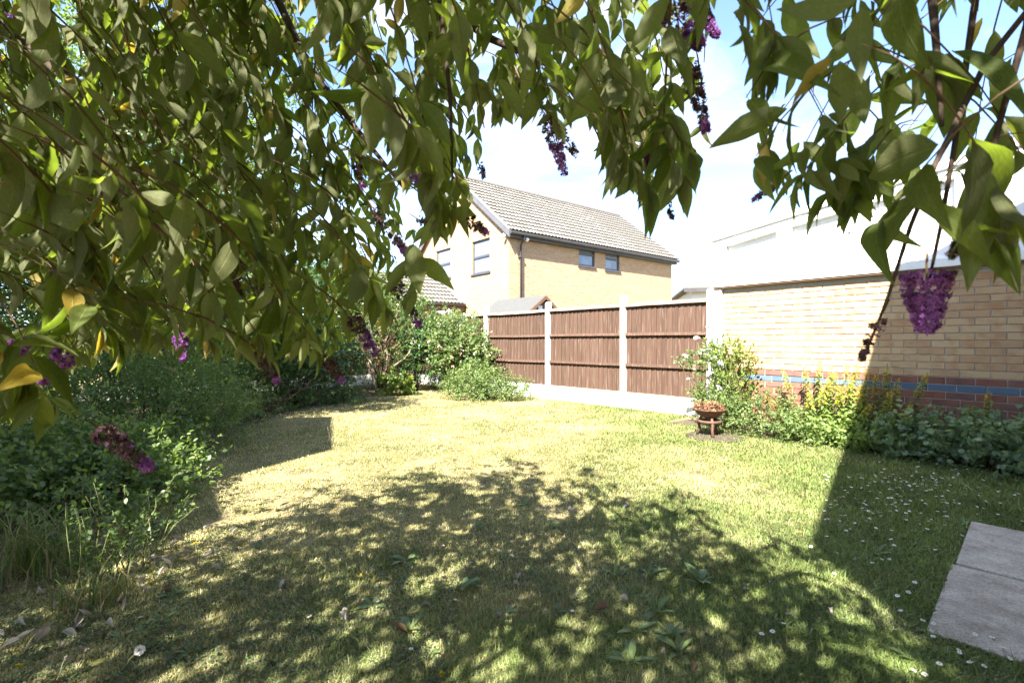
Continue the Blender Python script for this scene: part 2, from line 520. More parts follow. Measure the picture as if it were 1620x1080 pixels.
M['yellow_fl'] = leaf_mat('yellow_petal', (0.42, 0.32, 0.03), (0.55, 0.42, 0.03), (0.62, 0.52, 0.05), tfac=0.3, rough=0.6, trans=(1.3, 1.2, 1))
M['white_fl'] = leaf_mat('white_petal', (0.7, 0.69, 0.64), (0.78, 0.77, 0.73), (0.82, 0.81, 0.78), tfac=0.25, rough=0.6, trans=(1, 1, 1))
M['purple'] = leaf_mat('purple_floret', (0.12, 0.035, 0.135), (0.22, 0.07, 0.26), (0.35, 0.14, 0.42), tfac=0.35, rough=0.6, trans=(1.5, 1.3, 1.5))
M['dried'] = leaf_mat('spent_floret', (0.045, 0.025, 0.02), (0.085, 0.05, 0.045), (0.13, 0.06, 0.09), tfac=0.15, rough=0.8, trans=(1.4, 1.2, 1.2))
M['dead'] = leaf_mat('dead_foliage', (0.12, 0.06, 0.03), (0.2, 0.11, 0.06), (0.3, 0.18, 0.1), tfac=0.25, rough=0.8, trans=(1.4, 1.2, 1))
M['dry_leaf'] = leaf_mat('dry_fallen_leaf', (0.17, 0.13, 0.09), (0.29, 0.25, 0.20), (0.38, 0.35, 0.31), under=(0.30, 0.27, 0.23), trans=(1.2, 1.1, 1), tfac=0.2, rough=0.8)
M['brown_leaf'] = leaf_mat('brown_fallen_leaf', (0.09, 0.05, 0.028), (0.14, 0.085, 0.05), (0.2, 0.13, 0.08), trans=(1.1, 1.0, 1), tfac=0.2, rough=0.8)
M['weed'] = leaf_mat('weed_leaf', (0.075, 0.115, 0.04), (0.105, 0.155, 0.055), (0.14, 0.19, 0.07), tfac=0.25, rough=0.55, veins=False)

def grass_mat():
    m, n, l, p = newmat('grass_blade')
    setp(p, 0.6, 0.25)
    a = n.new('ShaderNodeAttribute'); a.attribute_name = 'blade'
    l.new(a.outputs['Color'], p.inputs['Base Color'])
    tr = n.new('ShaderNodeBsdfTranslucent')
    c = mixc(n, l, 1.0, a.outputs['Color'], (1.5, 1.55, 0.9), 'MULTIPLY')
    l.new(c, tr.inputs[0])
    ms = n.new('ShaderNodeMixShader'); ms.inputs[0].default_value = 0.3
    l.new(p.outputs[0], ms.inputs[1]); l.new(tr.outputs[0], ms.inputs[2])
    l.new(ms.outputs[0], n['Material Output'].inputs[0])
    return m
M['grass'] = grass_mat()

def lawn_mat():
    """thatch and moss under the blades"""
    m, n, l, p = newmat('lawn_thatch')
    setp(p, 0.95, 0.1)
    t = n.new('ShaderNodeTexCoord')
    z1 = noise(n, l, 0.8, 6, 0.62, tcn=t)
    r1 = ramp(n, [(0.36, (0.11, 0.12, 0.04)), (0.5, (0.21, 0.18, 0.085)), (0.64, (0.33, 0.27, 0.16))])
    l.new(z1.outputs['Fac'], r1.inputs[0])
    z2 = noise(n, l, 55, 8, 0.7, tcn=t)
    r2 = ramp(n, [(0.32, (0.40, 0.40, 0.36)), (0.66, (1.35, 1.3, 1.2))])
    l.new(z2.outputs['Fac'], r2.inputs[0])
    c = mixc(n, l, 1.0, r1.outputs[0], r2.outputs[0], 'MULTIPLY')
    z3 = noise(n, l, 3.1, 5, 0.6, tcn=t)
    r3 = ramp(n, [(0.52, (0, 0, 0)), (0.66, (0.75, 0.75, 0.75))])
    l.new(z3.outputs['Fac'], r3.inputs[0])
    c = mixc(n, l, r3.outputs[0], c, (0.085, 0.07, 0.038))
    l.new(c, p.inputs['Base Color'])
    bump(n, l, p, z2.outputs['Fac'], 0.9, 0.02)
    return m
M['lawn'] = lawn_mat()

# ------------------------------------------------------------------ the ground
m_ = MB()
m_.add([(-300, -300, 0), (300, -300, 0), (300, 300, 0), (-300, 300, 0)], [(0, 1, 2, 3)])
lawn = m_.build('lawn', M['lawn'])
tag(lawn, kind='structure')

# edge of the left border, as a line on the ground: x(y)
EDGE_Y = np.array([-2.0, 1.7, 2.6, 3.6, 4.5, 5.5, 6.8, 8.3, 10.5, 13.0, 15.0])
EDGE_X = np.array([-2.2, -2.3, -2.55, -2.95, -3.25, -3.55, -3.85, -4.0, -3.35, -2.9, -2.6])
def edge_x(y): return np.interp(y, EDGE_Y, EDGE_X)

ys = np.linspace(-2, 15, 60)
wob = 0.12 * (vnoise(ys, ys * 0, 0.5, 5) - 0.5)
m_ = MB()
vs, fs = [], []
for i, y in enumerate(ys):
    vs += [(-12, y, 0.005), (edge_x(y) + wob[i], y, 0.005)]
    if i: fs.append((2 * i - 2, 2 * i - 1, 2 * i + 1, 2 * i))
m_.add(vs, fs)
tag(m_.build('soil_border', M['soil']), kind='structure')

# garage wall line: corner and direction
GC = np.array([3.18, 7.30]); GD = np.array([0.632, -0.775]); GN = np.array([0.775, 0.632])   # GN points into the wall
def gar(s, off=0.0, z=0.0):
    """point s along the garage wall, off in front of it"""
    q = GC + GD * s - GN * off
    return Vector((q[0], q[1], z))
m_ = MB()
vs, fs = [], []
for i, s in enumerate(np.linspace(-0.6, 4.2, 40)):
    w = 0.55 + 0.25 * min(max(s, 0), 3) / 3 + 0.12 * (float(vnoise(s, 0, 0.4, 9)) - 0.5)
    a, b = gar(s, w, 0.005), gar(s, -0.05, 0.005)
    vs += [a, b]
    if i: fs.append((2 * i - 2, 2 * i, 2 * i + 1, 2 * i - 1))
m_.add(vs, fs)
tag(m_.build('wall_border', M['soil']), kind='structure')

# paving path of concrete slabs
SC0 = Vector((1.765, 2.07, 0)); SD = Vector((0.735, 0.678, 0)).normalized(); SE = Vector((0.678, -0.735, 0)).normalized()
path = empty('path', (0, 0, 0)); tag(path, kind='structure')
def quad_slab(p, L, Wd, h):
    m = MB()
    c = [p, p + SE * Wd, p + SE * Wd + SD * L, p + SD * L]
    z = lambda q, k: (q.x, q.y, k)
    m.hexa([z(q, -0.02) for q in c] + [z(q, h) for q in c])
    return m
for (a, L, off, h) in ((0.0, 0.915, 0, 0.022), (0.93, 0.915, 0.015, 0.028)):
    for k in range(2):
        quad_slab(SC0 + SD * a + SE * (off + k * 0.625), L, 0.61, h).build('slab', M['slab'], path, 0.006)
m_ = MB()
pb = SC0 - SD * 0.05 - SE * 0.06
cs = [pb, pb + SE * 1.4, pb + SE * 1.4 + SD * 2.0, pb + SD * 2.0]
m_.add([(q.x, q.y, 0.006) for q in cs], [(0, 1, 2, 3)])
m_.build('bedding_soil', M['soil'], path)

# ------------------------------------------------------------------ the garage at the right
gz = math.atan2(GD[1], GD[0])
garage = empty('brick_garage', (GC[0], GC[1], 0), gz)
tag(garage, 'buff brick garage with white panelled gable, red brick base and a blue brick course', 'garage')
WLEN, CH, BL = 6.0, 0.0805, 0.24
zblue = 0.737
m_ = MB(); m_.box(0, WLEN, 0.012, 4.5, -0.1, 2.06)
m_.build('wall', M['mortar'], garage)
def brick_mesh(L, mat, seed):
    r = random.Random(seed)
    m = MB()
    b = 0.003
    j = lambda: r.uniform(-0.0012, 0.0012)
    h = CH - 0.011
    x0, x1, z0, z1 = -L / 2 + 0.005, L / 2 - 0.005, -h / 2, h / 2
    o = [(x0 + j(), 0.03, z0 + j()), (x1 + j(), 0.03, z0 + j()), (x1 + j(), 0.03, z1 + j()), (x0 + j(), 0.03, z1 + j())]
    f = [(q[0], b, q[2]) for q in o]
    g = [(q[0] - math.copysign(b, q[0]), 0.0 + j(), q[2] - math.copysign(b, q[2])) for q in o]
    m.add(o + f + g, [(8, 9, 10, 11)] + [(4 + i, 4 + (i + 1) % 4, 8 + (i + 1) % 4, 8 + i) for i in range(4)] + [(i, (i + 1) % 4, 4 + (i + 1) % 4, 4 + i) for i in range(4)])
    return m.mesh('brick', mat)
bm = {k: [brick_mesh(BL, M[k], i) for i in range(4)] for k in ('buff', 'red', 'blue')}
cand = []
row0 = -9
for r_ in range(row0, 17):
    z = zblue + r_ * CH
    if z + CH / 2 > 2.06: break
    kind = 'blue' if r_ == 0 else ('red' if r_ <= 1 else 'buff')
    off = (0.5 if r_ % 2 else 0.0) * BL + (0.03 if r_ == 0 else 0)
    k = 0
    x = -off
    while x < 4.2:
        xc = x + BL / 2
        L = BL
        if x < 0:
            L = BL + x; xc = L / 2
        if L > 0.05:
            p = gar(xc, 0, z)
            u, v = (float(q) for q in pix(np.array(p)))
            d = math.hypot(p.x, p.y)
            hid = 1.0 if z > 0.62 else 0.35
            cand.append((-(hid / d) if u < 1640 else 0, kind, xc, z, L, u))
        x += BL
cand.sort(key=lambda c: c[0])
rest = []
for i, (sc_, kind, xc, z, L, u) in enumerate(cand):
    yy = random.uniform(-0.0015, 0.0015)
    if i < 300:
        place('brick', random.choice(bm[kind]), garage, (xc, yy, z), (0, 0, 0), (L / BL, 1, 1))
    else:
        rest.append((kind, xc, yy, z, L))
for kind in ('buff', 'red', 'blue'):
    V, F = [], []
    for (k2, xc, yy, z, L) in rest:
        if k2 != kind: continue
        me = random.choice(bm[kind])
        b0 = len(V)
        V += [(v.co.x * L / BL + xc, v.co.y + yy, v.co.z + z) for v in me.vertices]
        F += [tuple(i + b0 for i in p.vertices) for p in me.polygons]
    if V:
        me = bpy.data.meshes.new('bricks'); me.from_pydata(V, [], F); me.materials.append(M[kind])
        tag(place('bricks', me, garage), kind='stuff')
# white gable above the brickwork
def roofl(s): return 2.815 + 0.137 * (s + 0.12)
BASE = 2.064
FR = -0.085                                   # front of the frame, local y
m_ = MB(); m_.prism([(-0.12, BASE + .004), (5.6, BASE + .004), (5.6, roofl(5.6) - 0.16), (-0.12, roofl(-0.12) - 0.16)], 1, -0.012, 0.5)
m_.build('gable_panel', M['white_board'], garage)
for i, (a, b) in enumerate([(-0.12, 0.07), (0.793, 0.979), (1.70, 1.886), (2.61, 2.80), (3.52, 3.71), (4.43, 4.62)]):
    m_ = MB(); m_.prism([(a, BASE + 0.10), (b, BASE + 0.10), (b, roofl(b) - 0.185), (a, roofl(a) - 0.185)], 1, FR, -0.014)
    m_.build('stile', M['white'], garage, 0.004)
m_ = MB(); m_.prism([(-0.12, BASE), (5.6, BASE), (5.6, BASE + 0.098), (-0.12, BASE + 0.098)], 1, FR - 0.004, -0.014)
m_.build('bottom_rail', M['white'], garage, 0.004)
m_ = MB(); m_.box(-0.12, 5.6, FR + 0.01, 0.008, BASE - 0.022, BASE - 0.002)
m_.build('drip_strip', M['brown_trim'], garage)
m_ = MB(); m_.prism([(-0.12, roofl(-0.12) - 0.183), (5.6, roofl(5.6) - 0.183), (5.6, roofl(5.6) - 0.02), (-0.12, roofl(-0.12) - 0.02)], 1, FR - 0.006, -0.013)
m_.build('top_rail', M['white'], garage, 0.004)
for (a, b, dz) in ((-0.16, 1.10, 0.0), (1.104, 3.2, 0.012), (3.204, 5.7, 0.0)):
    m_ = MB(); m_.prism([(a, roofl(a) - 0.06), (b, roofl(b) - 0.06), (b, roofl(b) + 0.02 + dz), (a + 0.04, roofl(a) + 0.02 + dz), (a, roofl(a) - 0.02 + dz)], 1, FR - 0.04, 0.12)
    m_.build('verge_cap', M['white'], garage, 0.01)
m_ = MB()
m_.prism([(-0.16, roofl(-0.16) - 0.09), (5.7, roofl(5.7) - 0.09), (5.7, roofl(5.7) - 0.03), (-0.16, roofl(-0.16) - 0.03)], 1, 0.121, 5.0)
m_.build('roof', M['felt'], garage)
m_ = MB(); m_.lathe([(0.0, 0), (0.014, 0), (0.014, 0.01), (0.004, 0.02), (0.0, 0.02)], n=8)
kn = m_.build('screw_cap', M['dark_trim'], garage); kn.location = (1.62, -0.012, 2.60); kn.rotation_euler = (R(90), 0, 0)
box('corner_post', M['white'], garage, -0.17, -0.012, -0.05, 0.12, -0.05, BASE - 0.025, 0.006)

# ------------------------------------------------------------------ fence at the back
FO = np.array([3.25, 7.93]); FD = np.array([-0.671, 0.741])
fz = math.atan2(FD[1], FD[0])
fence = empty('garden_fence', (FO[0], FO[1], 0), fz)
tag(fence, 'brown closeboard fence between white concrete posts, standing behind the lawn', 'fence')
posts = [0.0, 1.69, 3.65, 5.79, 7.75, 9.3]
def fence_run(root, posts, first_post, zt=1.96, gb=0.30, panelmat='fence'):
    bms = []
    for i in range(3):
        m = MB(); t0, t1 = 0.022, 0.006
        W_ = 0.118
        m.hexa([(-W_ / 2, 0, 0), (W_ / 2, 0, 0), (W_ / 2, t1, 0), (-W_ / 2, t0, 0), (-W_ / 2, 0, 1), (W_ / 2, 0, 1), (W_ / 2, t1, 1), (-W_ / 2, t0, 1)])
        bms.append(m.mesh('board', M['fence']))
    for i, s in enumerate(posts):
        if i == 0 and not first_post: continue
        m = MB()
        m.prism([(-0.055, -0.05), (0.055, -0.05), (0.05, 0.055), (-0.05, 0.055)], 2, -0.05, zt + 0.13)
        m.hexa([(-.055, -.05, zt + .13), (.055, -.05, zt + .13), (.05, .055, zt + .13), (-.05, .055, zt + .13), (-.045, -.04, zt + .16), (.045, -.04, zt + .16), (.03, .03, zt + .152), (-.03, .03, zt + .152)])
        o = m.build('post', M['concrete_post'], root, 0.005); o.location = (s, 0, 0)
    for i in range(len(posts) - 1):
        a, b = posts[i] + 0.056, posts[i + 1] - 0.056
        box('gravel_board', M['concrete_post'], root, a, b, -0.025, 0.025, -0.03, gb - 0.008, 0.005)
        n = max(1, round((b - a) / 0.107))
        sg = [0, 0.0, -0.012, 0.0][i % 4]
        for k in range(n):
            x = a + (k + 0.5) * (b - a) / n
            h = zt - 0.015 - gb + random.uniform(-0.006, 0.004)
            dz = sg * 4 * ((k + .5) / n) * (1 - (k + .5) / n)
            place('board', bms[k % 3], root, (x, random.uniform(-0.002, 0.002) - 0.012, gb + 0.004), (0, random.uniform(-0.004, 0.004), 0), (((b - a) / n) / 0.107, 1, h + dz))
        for (zc, hh, dp, mt) in ((zt - 0.03, 0.06, 0.05, 'fence_cap'), (1.385, 0.05, 0.045, 'fence'), (0.815, 0.05, 0.045, 'fence')):
            m = MB()
            N = 9
            pr = []
            for q in range(N):
                f = q / (N - 1)
                pr.append((a + 0.004 + (b - a - 0.008) * f, zc + sg * 4 * f * (1 - f) + random.uniform(-0.002, 0.002)))
            vs, fs = [], []
            for (x, z) in pr:
                vs += [(x, 0.007, z - hh / 2), (x, 0.007 + dp, z - hh / 2), (x, 0.007 + dp * .8, z + hh / 2), (x, 0.007, z + hh / 2)]
            for q in range(N - 1):
                for e in range(4):
                    fs.append((q * 4 + e, q * 4 + (e + 1) % 4, q * 4 + 4 + (e + 1) % 4, q * 4 + 4 + e))
            fs += [(0, 3, 2, 1), tuple(4 * (N - 1) + e for e in range(4))]
            m.add(vs, fs)
            m.build('rail', M[mt], root)
fence_run(fence, posts, True)
LC = FO + FD * 9.42
LD = np.array([-0.775, -0.632])
lf = empty('boundary_fence', (LC[0], LC[1], 0), math.atan2(LD[1], LD[0]))
tag(lf, 'shaded brown fence with concrete posts behind the left shrubs', 'fence')
fence_run(lf, [0.1, 1.35, 3.3, 5.25, 7.2], False)

# ------------------------------------------------------------------ tiles
def tile_mesh():
    W_, L_ = 0.31, 0.36
    prof = []
    for k in range(13):
        f = k / 12
        z = 0.032 * max(0, math.sin((f * 2 % 1.0) * math.pi)) ** 1.6 if f < 0.999 else 0.0
        prof.append((f * W_, z))
    vs, fs = [], []
    n = len(prof)
    for (y, tilt) in ((0, 0.046), (L_, 0.004)):
        for (x, z) in prof: vs.append((x, y, z + tilt))
    for (x, z) in prof: vs.append((x, 0.05, z * .6 - 0.004))
    for k in range(n - 1):
        fs.append((k, k + 1, n + k + 1, n + k))
        fs.append((2 * n + k, 2 * n + k + 1, k + 1, k))
    m = MB(); m.add(vs, fs)
    return m.mesh('tile', M['tile'])
TILE = tile_mesh()
def tile_roof(parent, origin, along, up, W_, S_, limit, gauge=0.3, pitch_w=0.31):
    """tiles over a slope: origin at the left end of the eave, in the parent's space"""
    along, up = Vector(along).normalized(), Vector(up).normalized()
    nrm = along.cross(up)
    rot = Matrix((along, up, nrm)).transposed().to_4x4()
    nr, nc = int(math.ceil(S_ / gauge)), int(round(W_ / pitch_w))
    sx = W_ / (nc * pitch_w)
    spots = [(c, r) for r in range(nr) for c in range(nc)]
    spots.sort(key=lambda q: q[0])
    V, F = [], []
    for i, (c, r) in enumerate(spots):
        loc = Vector(origin) + along * (c * pitch_w * sx) + up * (r * gauge) + nrm * random.uniform(0.0, 0.004)
        M4 = Matrix.Translation(loc) @ rot @ Matrix.Diagonal((sx, min(1.0, (S_ - r * gauge) / 0.33) if r == nr - 1 else 1, 1, 1))
        if i < limit:
            o = bpy.data.objects.new('tile', TILE)
            o.matrix_local = M4
            link(o, parent)
            o.matrix_local = M4
        else:
            b0 = len(V)
            V += [tuple(M4 @ v.co) for v in TILE.vertices]
            F += [tuple(q + b0 for q in p.vertices) for p in TILE.polygons]
    if V:
        me = bpy.data.meshes.new('tiles'); me.from_pydata(V, [], F); me.materials.append(M['tile'])
        tag(place('tiles', me, parent), kind='stuff')

# ------------------------------------------------------------------ the house behind the fence
HC = (-0.10, 15.70)
HX = (0.788, 0.616)
house = empty('brick_house', (HC[0], HC[1], 0), math.atan2(HX[1], HX[0]))
tag(house, 'two storey buff brick house with a pale tiled gable roof behind the fence', 'house')
HL, HW, HE, HR = 9.0, 6.15, 4.93, 7.33
def wall_with_holes(plane, u0, u1, z0, z1, holes, depth, gable=None):
    """a wall face with real openings; plane 'x' (wall at x=0) or 'y' (wall at y=0); depth goes inwards"""
    m = MB()
    us = sorted({u0, u1, *[h[0] for h in holes], *[h[1] for h in holes]})
    zs = sorted({z0, z1, *[h[2] for h in holes], *[h[3] for h in holes]})
    P = (lambda u, z, d: (d, u, z)) if plane == 'x' else (lambda u, z, d: (u, d, z))
    def inhole(u, z): return any(h[0] < u < h[1] and h[2] < z < h[3] for h in holes)
    for i in range(len(us) - 1):
        for j in range(len(zs) - 1):
            if inhole((us[i] + us[i + 1]) / 2, (zs[j] + zs[j + 1]) / 2): continue
            q = [P(us[i], zs[j], 0), P(us[i + 1], zs[j], 0), P(us[i + 1], zs[j + 1], 0), P(us[i], zs[j + 1], 0)]
            m.add(q, [(0, 1, 2, 3)])
    for h in holes:
        c = [(h[0], h[2]), (h[1], h[2]), (h[1], h[3]), (h[0], h[3])]
        for k in range(4):
            a, b = c[k], c[(k + 1) % 4]
            m.add([P(*a, 0), P(*b, 0), P(*b, depth), P(*a, depth)], [(0, 1, 2, 3)])
    if gable:
        m.add([P(a, b, 0) for a, b in gable], [tuple(range(len(gable)))])
    return m
gw = [(1.064, 2.16, 3.64, 4.80), (3.65, 4.78, 3.70, 4.85)]
sw = [(3.22, 4.07, 4.03, 4.76), (4.67, 5.49, 4.0, 4.74)]
m_ = wall_with_holes('x', 0, HW, -0.1, HE, gw, 0.1, [(0, HE), (HW, HE), (HW / 2, HR - 0.06)])
m2 = wall_with_holes('y', 0, HL, -0.1, HE, sw, 0.1)
m_.add(m2.v, m2.f)
m_.add([(HL, 0, -0.1), (HL, HW, -0.1), (HL, HW, HE), (HL, HW / 2, HR - .06), (HL, 0, HE)], [(0, 1, 2, 3, 4)])
m_.add([(0, HW, -0.1), (HL, HW, -0.1), (HL, HW, HE), (0, HW, HE)], [(0, 1, 2, 3)])
m_.build('wall', M['house_brick'], house)
m_ = MB()
sl = (HR - HE) / (HW / 2)
OV = 0.22
m_.hexa([(-0.12, -OV, HE - OV * sl), (HL + 0.12, -OV, HE - OV * sl), (HL + 0.12, HW / 2, HR), (-0.12, HW / 2, HR), (-0.12, -OV, HE - OV * sl + .05), (HL + 0.12, -OV, HE - OV * sl + .05), (HL + 0.12, HW / 2, HR + .05), (-0.12, HW / 2, HR + .05)])
m_.hexa([(-0.12, HW / 2, HR), (HL + 0.12, HW / 2, HR), (HL + 0.12, HW + OV, HE - OV * sl), (-0.12, HW + OV, HE - OV * sl), (-0.12, HW / 2, HR + .05), (HL + 0.12, HW / 2, HR + .05), (HL + 0.12, HW + OV, HE - OV * sl + .05), (-0.12, HW + OV, HE - OV * sl + .05)])
hroof = m_.build('roof', M['tile_under'], house)
SLEN = math.hypot(HW / 2 + OV, (HW / 2 + OV) * sl)
tile_roof(hroof, (-0.14, -OV - 0.05, HE - (OV + 0.05) * sl + 0.055), (1, 0, 0), (0, 1, sl), HL + 0.28, SLEN, 300)
m_ = MB()
for k in range(21):
    x = -0.15 + k * 0.443
    m_.prism([(HW / 2 - 0.15, HR + 0.02), (HW / 2 - 0.1, HR + 0.11), (HW / 2, HR + 0.155), (HW / 2 + 0.1, HR + 0.11), (HW / 2 + 0.15, HR + 0.02)], 0, x, x + 0.435)
m_.build('ridge_tiles', M['tile'], hroof)
# bargeboards on the gable, with a white mortar verge over them
for sgn in (-1, 1):
    ya = HW / 2; yb = -OV if sgn < 0 else HW + OV
    zb = HE - OV * sl
    m_ = MB(); m_.prism([(ya, HR + 0.03), (yb, zb + 0.03), (yb, zb - 0.19), (ya, HR - 0.19)], 0, -0.16, -0.122)
    m_.build('bargeboard', M['grey_trim'], house)
    m_ = MB(); m_.prism([(ya, HR + 0.115), (yb, zb + 0.115), (yb, zb + 0.032), (ya, HR + 0.032)], 0, -0.175, -0.142)
    m_.build('verge', M['verge'], house)
    m_ = MB(); m_.prism([(ya, HR - 0.01), (yb, zb - 0.01), (yb, zb - 0.03), (ya, HR - 0.03)], 0, -0.121, -0.002)
    m_.build('soffit', M['brown_trim'], house)
    if sgn < 0:
        for k in range(26):                                    # corbelled dentil bricks under the verge
            f = (k + 0.5) / 26
            y = ya + (yb + 0.25 - ya) * f
            z = HR - 0.2 + (zb + 0.25 * sl - HR) * f
            box('dentil', M['house_brick'], house, -0.04, -0.002, y - 0.045, y + 0.045, z - 0.10, z)
m_ = MB(); m_.box(-0.1, HL + 0.1, -OV + 0.02, -OV + 0.045, HE - OV * sl - 0.17, HE - OV * sl + 0.02)
m_.build('fascia', M['dark_trim'], house)
m_ = MB(); m_.box(-0.1, HL + 0.1, -OV + 0.046, -0.002, HE - OV * sl - 0.165, HE - OV * sl - 0.15)
m_.build('soffit_board', M['dark_trim'], house)
m_ = MB(); m_.prism([(-OV - 0.1, HE - OV * sl + 0.01), (-OV - 0.1, HE - OV * sl - 0.05), (-OV - 0.07, HE - OV * sl - 0.09), (-OV - 0.02, HE - OV * sl - 0.09), (-OV + 0.015, HE - OV * sl - 0.05), (-OV + 0.015, HE - OV * sl + 0.01)], 0, -0.14, HL + 0.14)
m_.build('gutter', M['dark_trim'], house)
m_ = MB(); m_.tube([(0.443, -OV - 0.03, HE - OV * sl - 0.08), (0.443, -OV - 0.03, HE - OV * sl - 0.16), (0.443, -0.075, HE - OV * sl - 0.36), (0.443, -0.075, 0.0)], 0.036, 8)
dp = m_.build('downpipe', M['dark_trim'], house)
for z in (4.0, 2.35, 1.0):
    m_ = MB(); m_.box(0.443 - 0.07, 0.443 + 0.07, -0.118, -0.002, z, z + 0.05)
    m_.build('bracket', M['dark_trim'], dp)
for (yy, zz) in ((0.02, 4.6), ):
    m_ = MB(); m_.lathe([(0.0, 0), (0.05, 0.0), (0.065, 0.05), (0.06, 0.12), (0.0, 0.13)], n=10)
    sl_ = m_.build('security_light', M['white'], house); sl_.location = (-0.09, 0.10, 4.62); sl_.rotation_euler = (0, R(-50), 0)
    m_ = MB(); m_.lathe([(0.0, 0), (0.05, 0.0), (0.065, 0.05), (0.06, 0.12), (0.0, 0.13)], n=10)
    sl_ = m_.build('security_light', M['white'], house); sl_.location = (0.62, -0.12, 4.55); sl_.rotation_euler = (R(50), 0, 0)
def window(parent, plane, u0, u1, z0, z1, split, recess=0.055, top_open=False):
    P = (lambda m, a, b, c, d, y0, y1: m.box(y0, y1, a, b, c, d)) if plane == 'x' else (lambda m, a, b, c, d, y0, y1: m.box(a, b, y0, y1, c, d))
    m = MB(); t = 0.055
    P(m, u0, u0 + t, z0, z1, recess, 0.11); P(m, u1 - t, u1, z0, z1, recess, 0.11)
    P(m, u0 + t, u1 - t, z0, z0 + t, recess, 0.11); P(m, u0 + t, u1 - t, z1 - t, z1, recess, 0.11)
    zm = z0 + (z1 - z0) * split
    P(m, u0 + t, u1 - t, zm - 0.04, zm + 0.04, recess - 0.015, 0.11)
    f = m.build('window', M['window_frame'], parent)
    for (a, b) in ((z0 + t, zm - 0.04), (zm + 0.04, z1 - t)):
        m = MB(); P(m, u0 + t, u1 - t, a, b, recess + 0.02, recess + 0.03); m.build('pane', M['glass'], f)
    m = MB(); P(m, u0 - 0.05, u1 + 0.05, z0 - 0.06, z0 - 0.004, -0.05, 0.10); m.build('sill', M['window_frame'], f)
for h in gw: window(house, 'x', *h, 0.5)
for h in sw: window(house, 'y', *h, 0.6)

# ------------------------------------------------------------------ low extension against the gable
ex = empty('house_extension', (-1.77, 17.83, 0), math.atan2(HX[1], HX[0]))
tag(ex, 'low brick extension with a tiled lean-to roof below the left gable window', 'extension')
# local: -x away from the gable wall, +y up along it; eave at y=0, ridge at y=1.75
EE, ER, ED = 2.62, 3.72, 1.75
m_ = MB(); m_.prism([(0.12, -0.1), (0.12, EE - 0.02), (ED, ER - 0.06), (3.6, EE), (3.6, -0.1)], 0, -4.5, -0.02)
m_.build('wall', M['ext_brick'], ex)
m_ = MB()
m_.hexa([(-4.6, -0.1, EE - .06), (-0.03, -0.1, EE - .06), (-0.03, ED, ER), (-4.6, ED, ER), (-4.6, -0.1, EE - .01), (-0.03, -0.1, EE - .01), (-0.03, ED, ER + .05), (-4.6, ED, ER + .05)])
er = m_.build('roof', M['tile_under'], ex)
es = (ER - EE + 0.06) / (ED + 0.1)
tile_roof(er, (-4.6, -0.15, EE - .03), (1, 0, 0), (0, 1, es), 4.5, math.hypot(ED + .1, ER - EE + .06), 110)
m_ = MB(); m_.prism([(-0.16, EE + 0.0), (ED, ER + 0.1), (ED, ER + 0.16), (-0.16, EE + 0.06)], 0, -0.2, -0.01)
m_.build('flashing', M['lead'], ex)
box('fascia', M['brown_trim'], ex, -4.6, -0.05, -0.13, -0.105, EE - 0.26, EE - 0.05)
m_ = MB(); m_.tube([(-4.6, -0.19, EE - 0.06), (-0.05, -0.19, EE - 0.06)], 0.05, 8); m_.build('gutter', M['dark_trim'], ex)

# ------------------------------------------------------------------ shed behind the fence
shed = empty('garden_shed', (0.89, 12.9, 0), math.atan2(0.75, -0.66))
tag(shed, 'wooden shed with a grey felt roof just behind the brown fence', 'shed')
# local +x runs back along the ridge, +y towards the camera's left
hw_, rz_, ez_ = 0.62, 2.46, 2.02
m_ = MB(); m_.prism([(-hw_, 0), (hw_, 0), (hw_, ez_), (0, rz_ - 0.03), (-hw_, ez_)], 0, 0.12, 1.85)
m_.build('wall', M['brown_trim'], shed)
for sgn in (-1, 1):
    m_ = MB(); yb = sgn * (hw_ + 0.16); zb = ez_ - 0.16 * (rz_ - ez_) / hw_
    m_.hexa([(0, 0, rz_ - .02), (0, yb, zb - .02), (2.0, yb, zb - .02), (2.0, 0, rz_ - .02), (0, 0, rz_ + .015), (0, yb, zb + .015), (2.0, yb, zb + .015), (2.0, 0, rz_ + .015)])
    m_.build('roof', M['felt'], shed)
    m_ = MB(); m_.prism([(0, rz_ + 0.01), (yb, zb + 0.01), (yb, zb - 0.09), (0, rz_ - 0.09)], 0, -0.03, -0.003)
    m_.build('bargeboard', M['fence_cap'] if False else M['brown_trim'], shed)
box('vent', M['white'], shed, 0.095, 0.118, 0.02, 0.17, 2.05, 2.2)

# ------------------------------------------------------------------ far houses
far = empty('bungalow', (9.6, 26.0, 0), R(-12))
tag(far, 'far pale bungalow with low hipped roof seen between house and garage', 'bungalow')
box('wall', M['render_wall'], far, 0, 9, 0, 7, 0, 4.0)
m_ = MB()
m_.add([(-0.4, -0.4, 4.0), (9.4, -0.4, 4.0), (9.4, 7.4, 4.0), (-0.4, 7.4, 4.0), (3.2, 3.5, 5.5), (6, 3.5, 5.5), (-0.4, -0.4, 4.12), (9.4, -0.4, 4.12), (9.4, 7.4, 4.12), (-0.4, 7.4, 4.12)],
       [(3, 2, 1, 0), (6, 7, 5, 4), (7, 8, 5), (8, 9, 4, 5), (9, 6, 4), (0, 1, 7, 6), (1, 2, 8, 7), (2, 3, 9, 8), (3, 0, 6, 9)])
m_.build('roof', M['tile'], far)
m_ = MB(); m_.tube([(1.9, 1.2, 4.3), (1.9, 1.2, 5.35)], 0.07, 8); m_.build('flue', M['dark_trim'], far)
box('fascia', M['dark_trim'], far, -0.42, 9.42, -0.43, -0.405, 3.86, 4.06)
far2 = empty('terraced_house', (-14.5, 36, 0), R(30))
tag(far2, 'distant house roof peeping out left of the brick gable', 'house')
box('wall', M['render_wall'], far2, 0, 9, 0, 7, 0, 4.3)
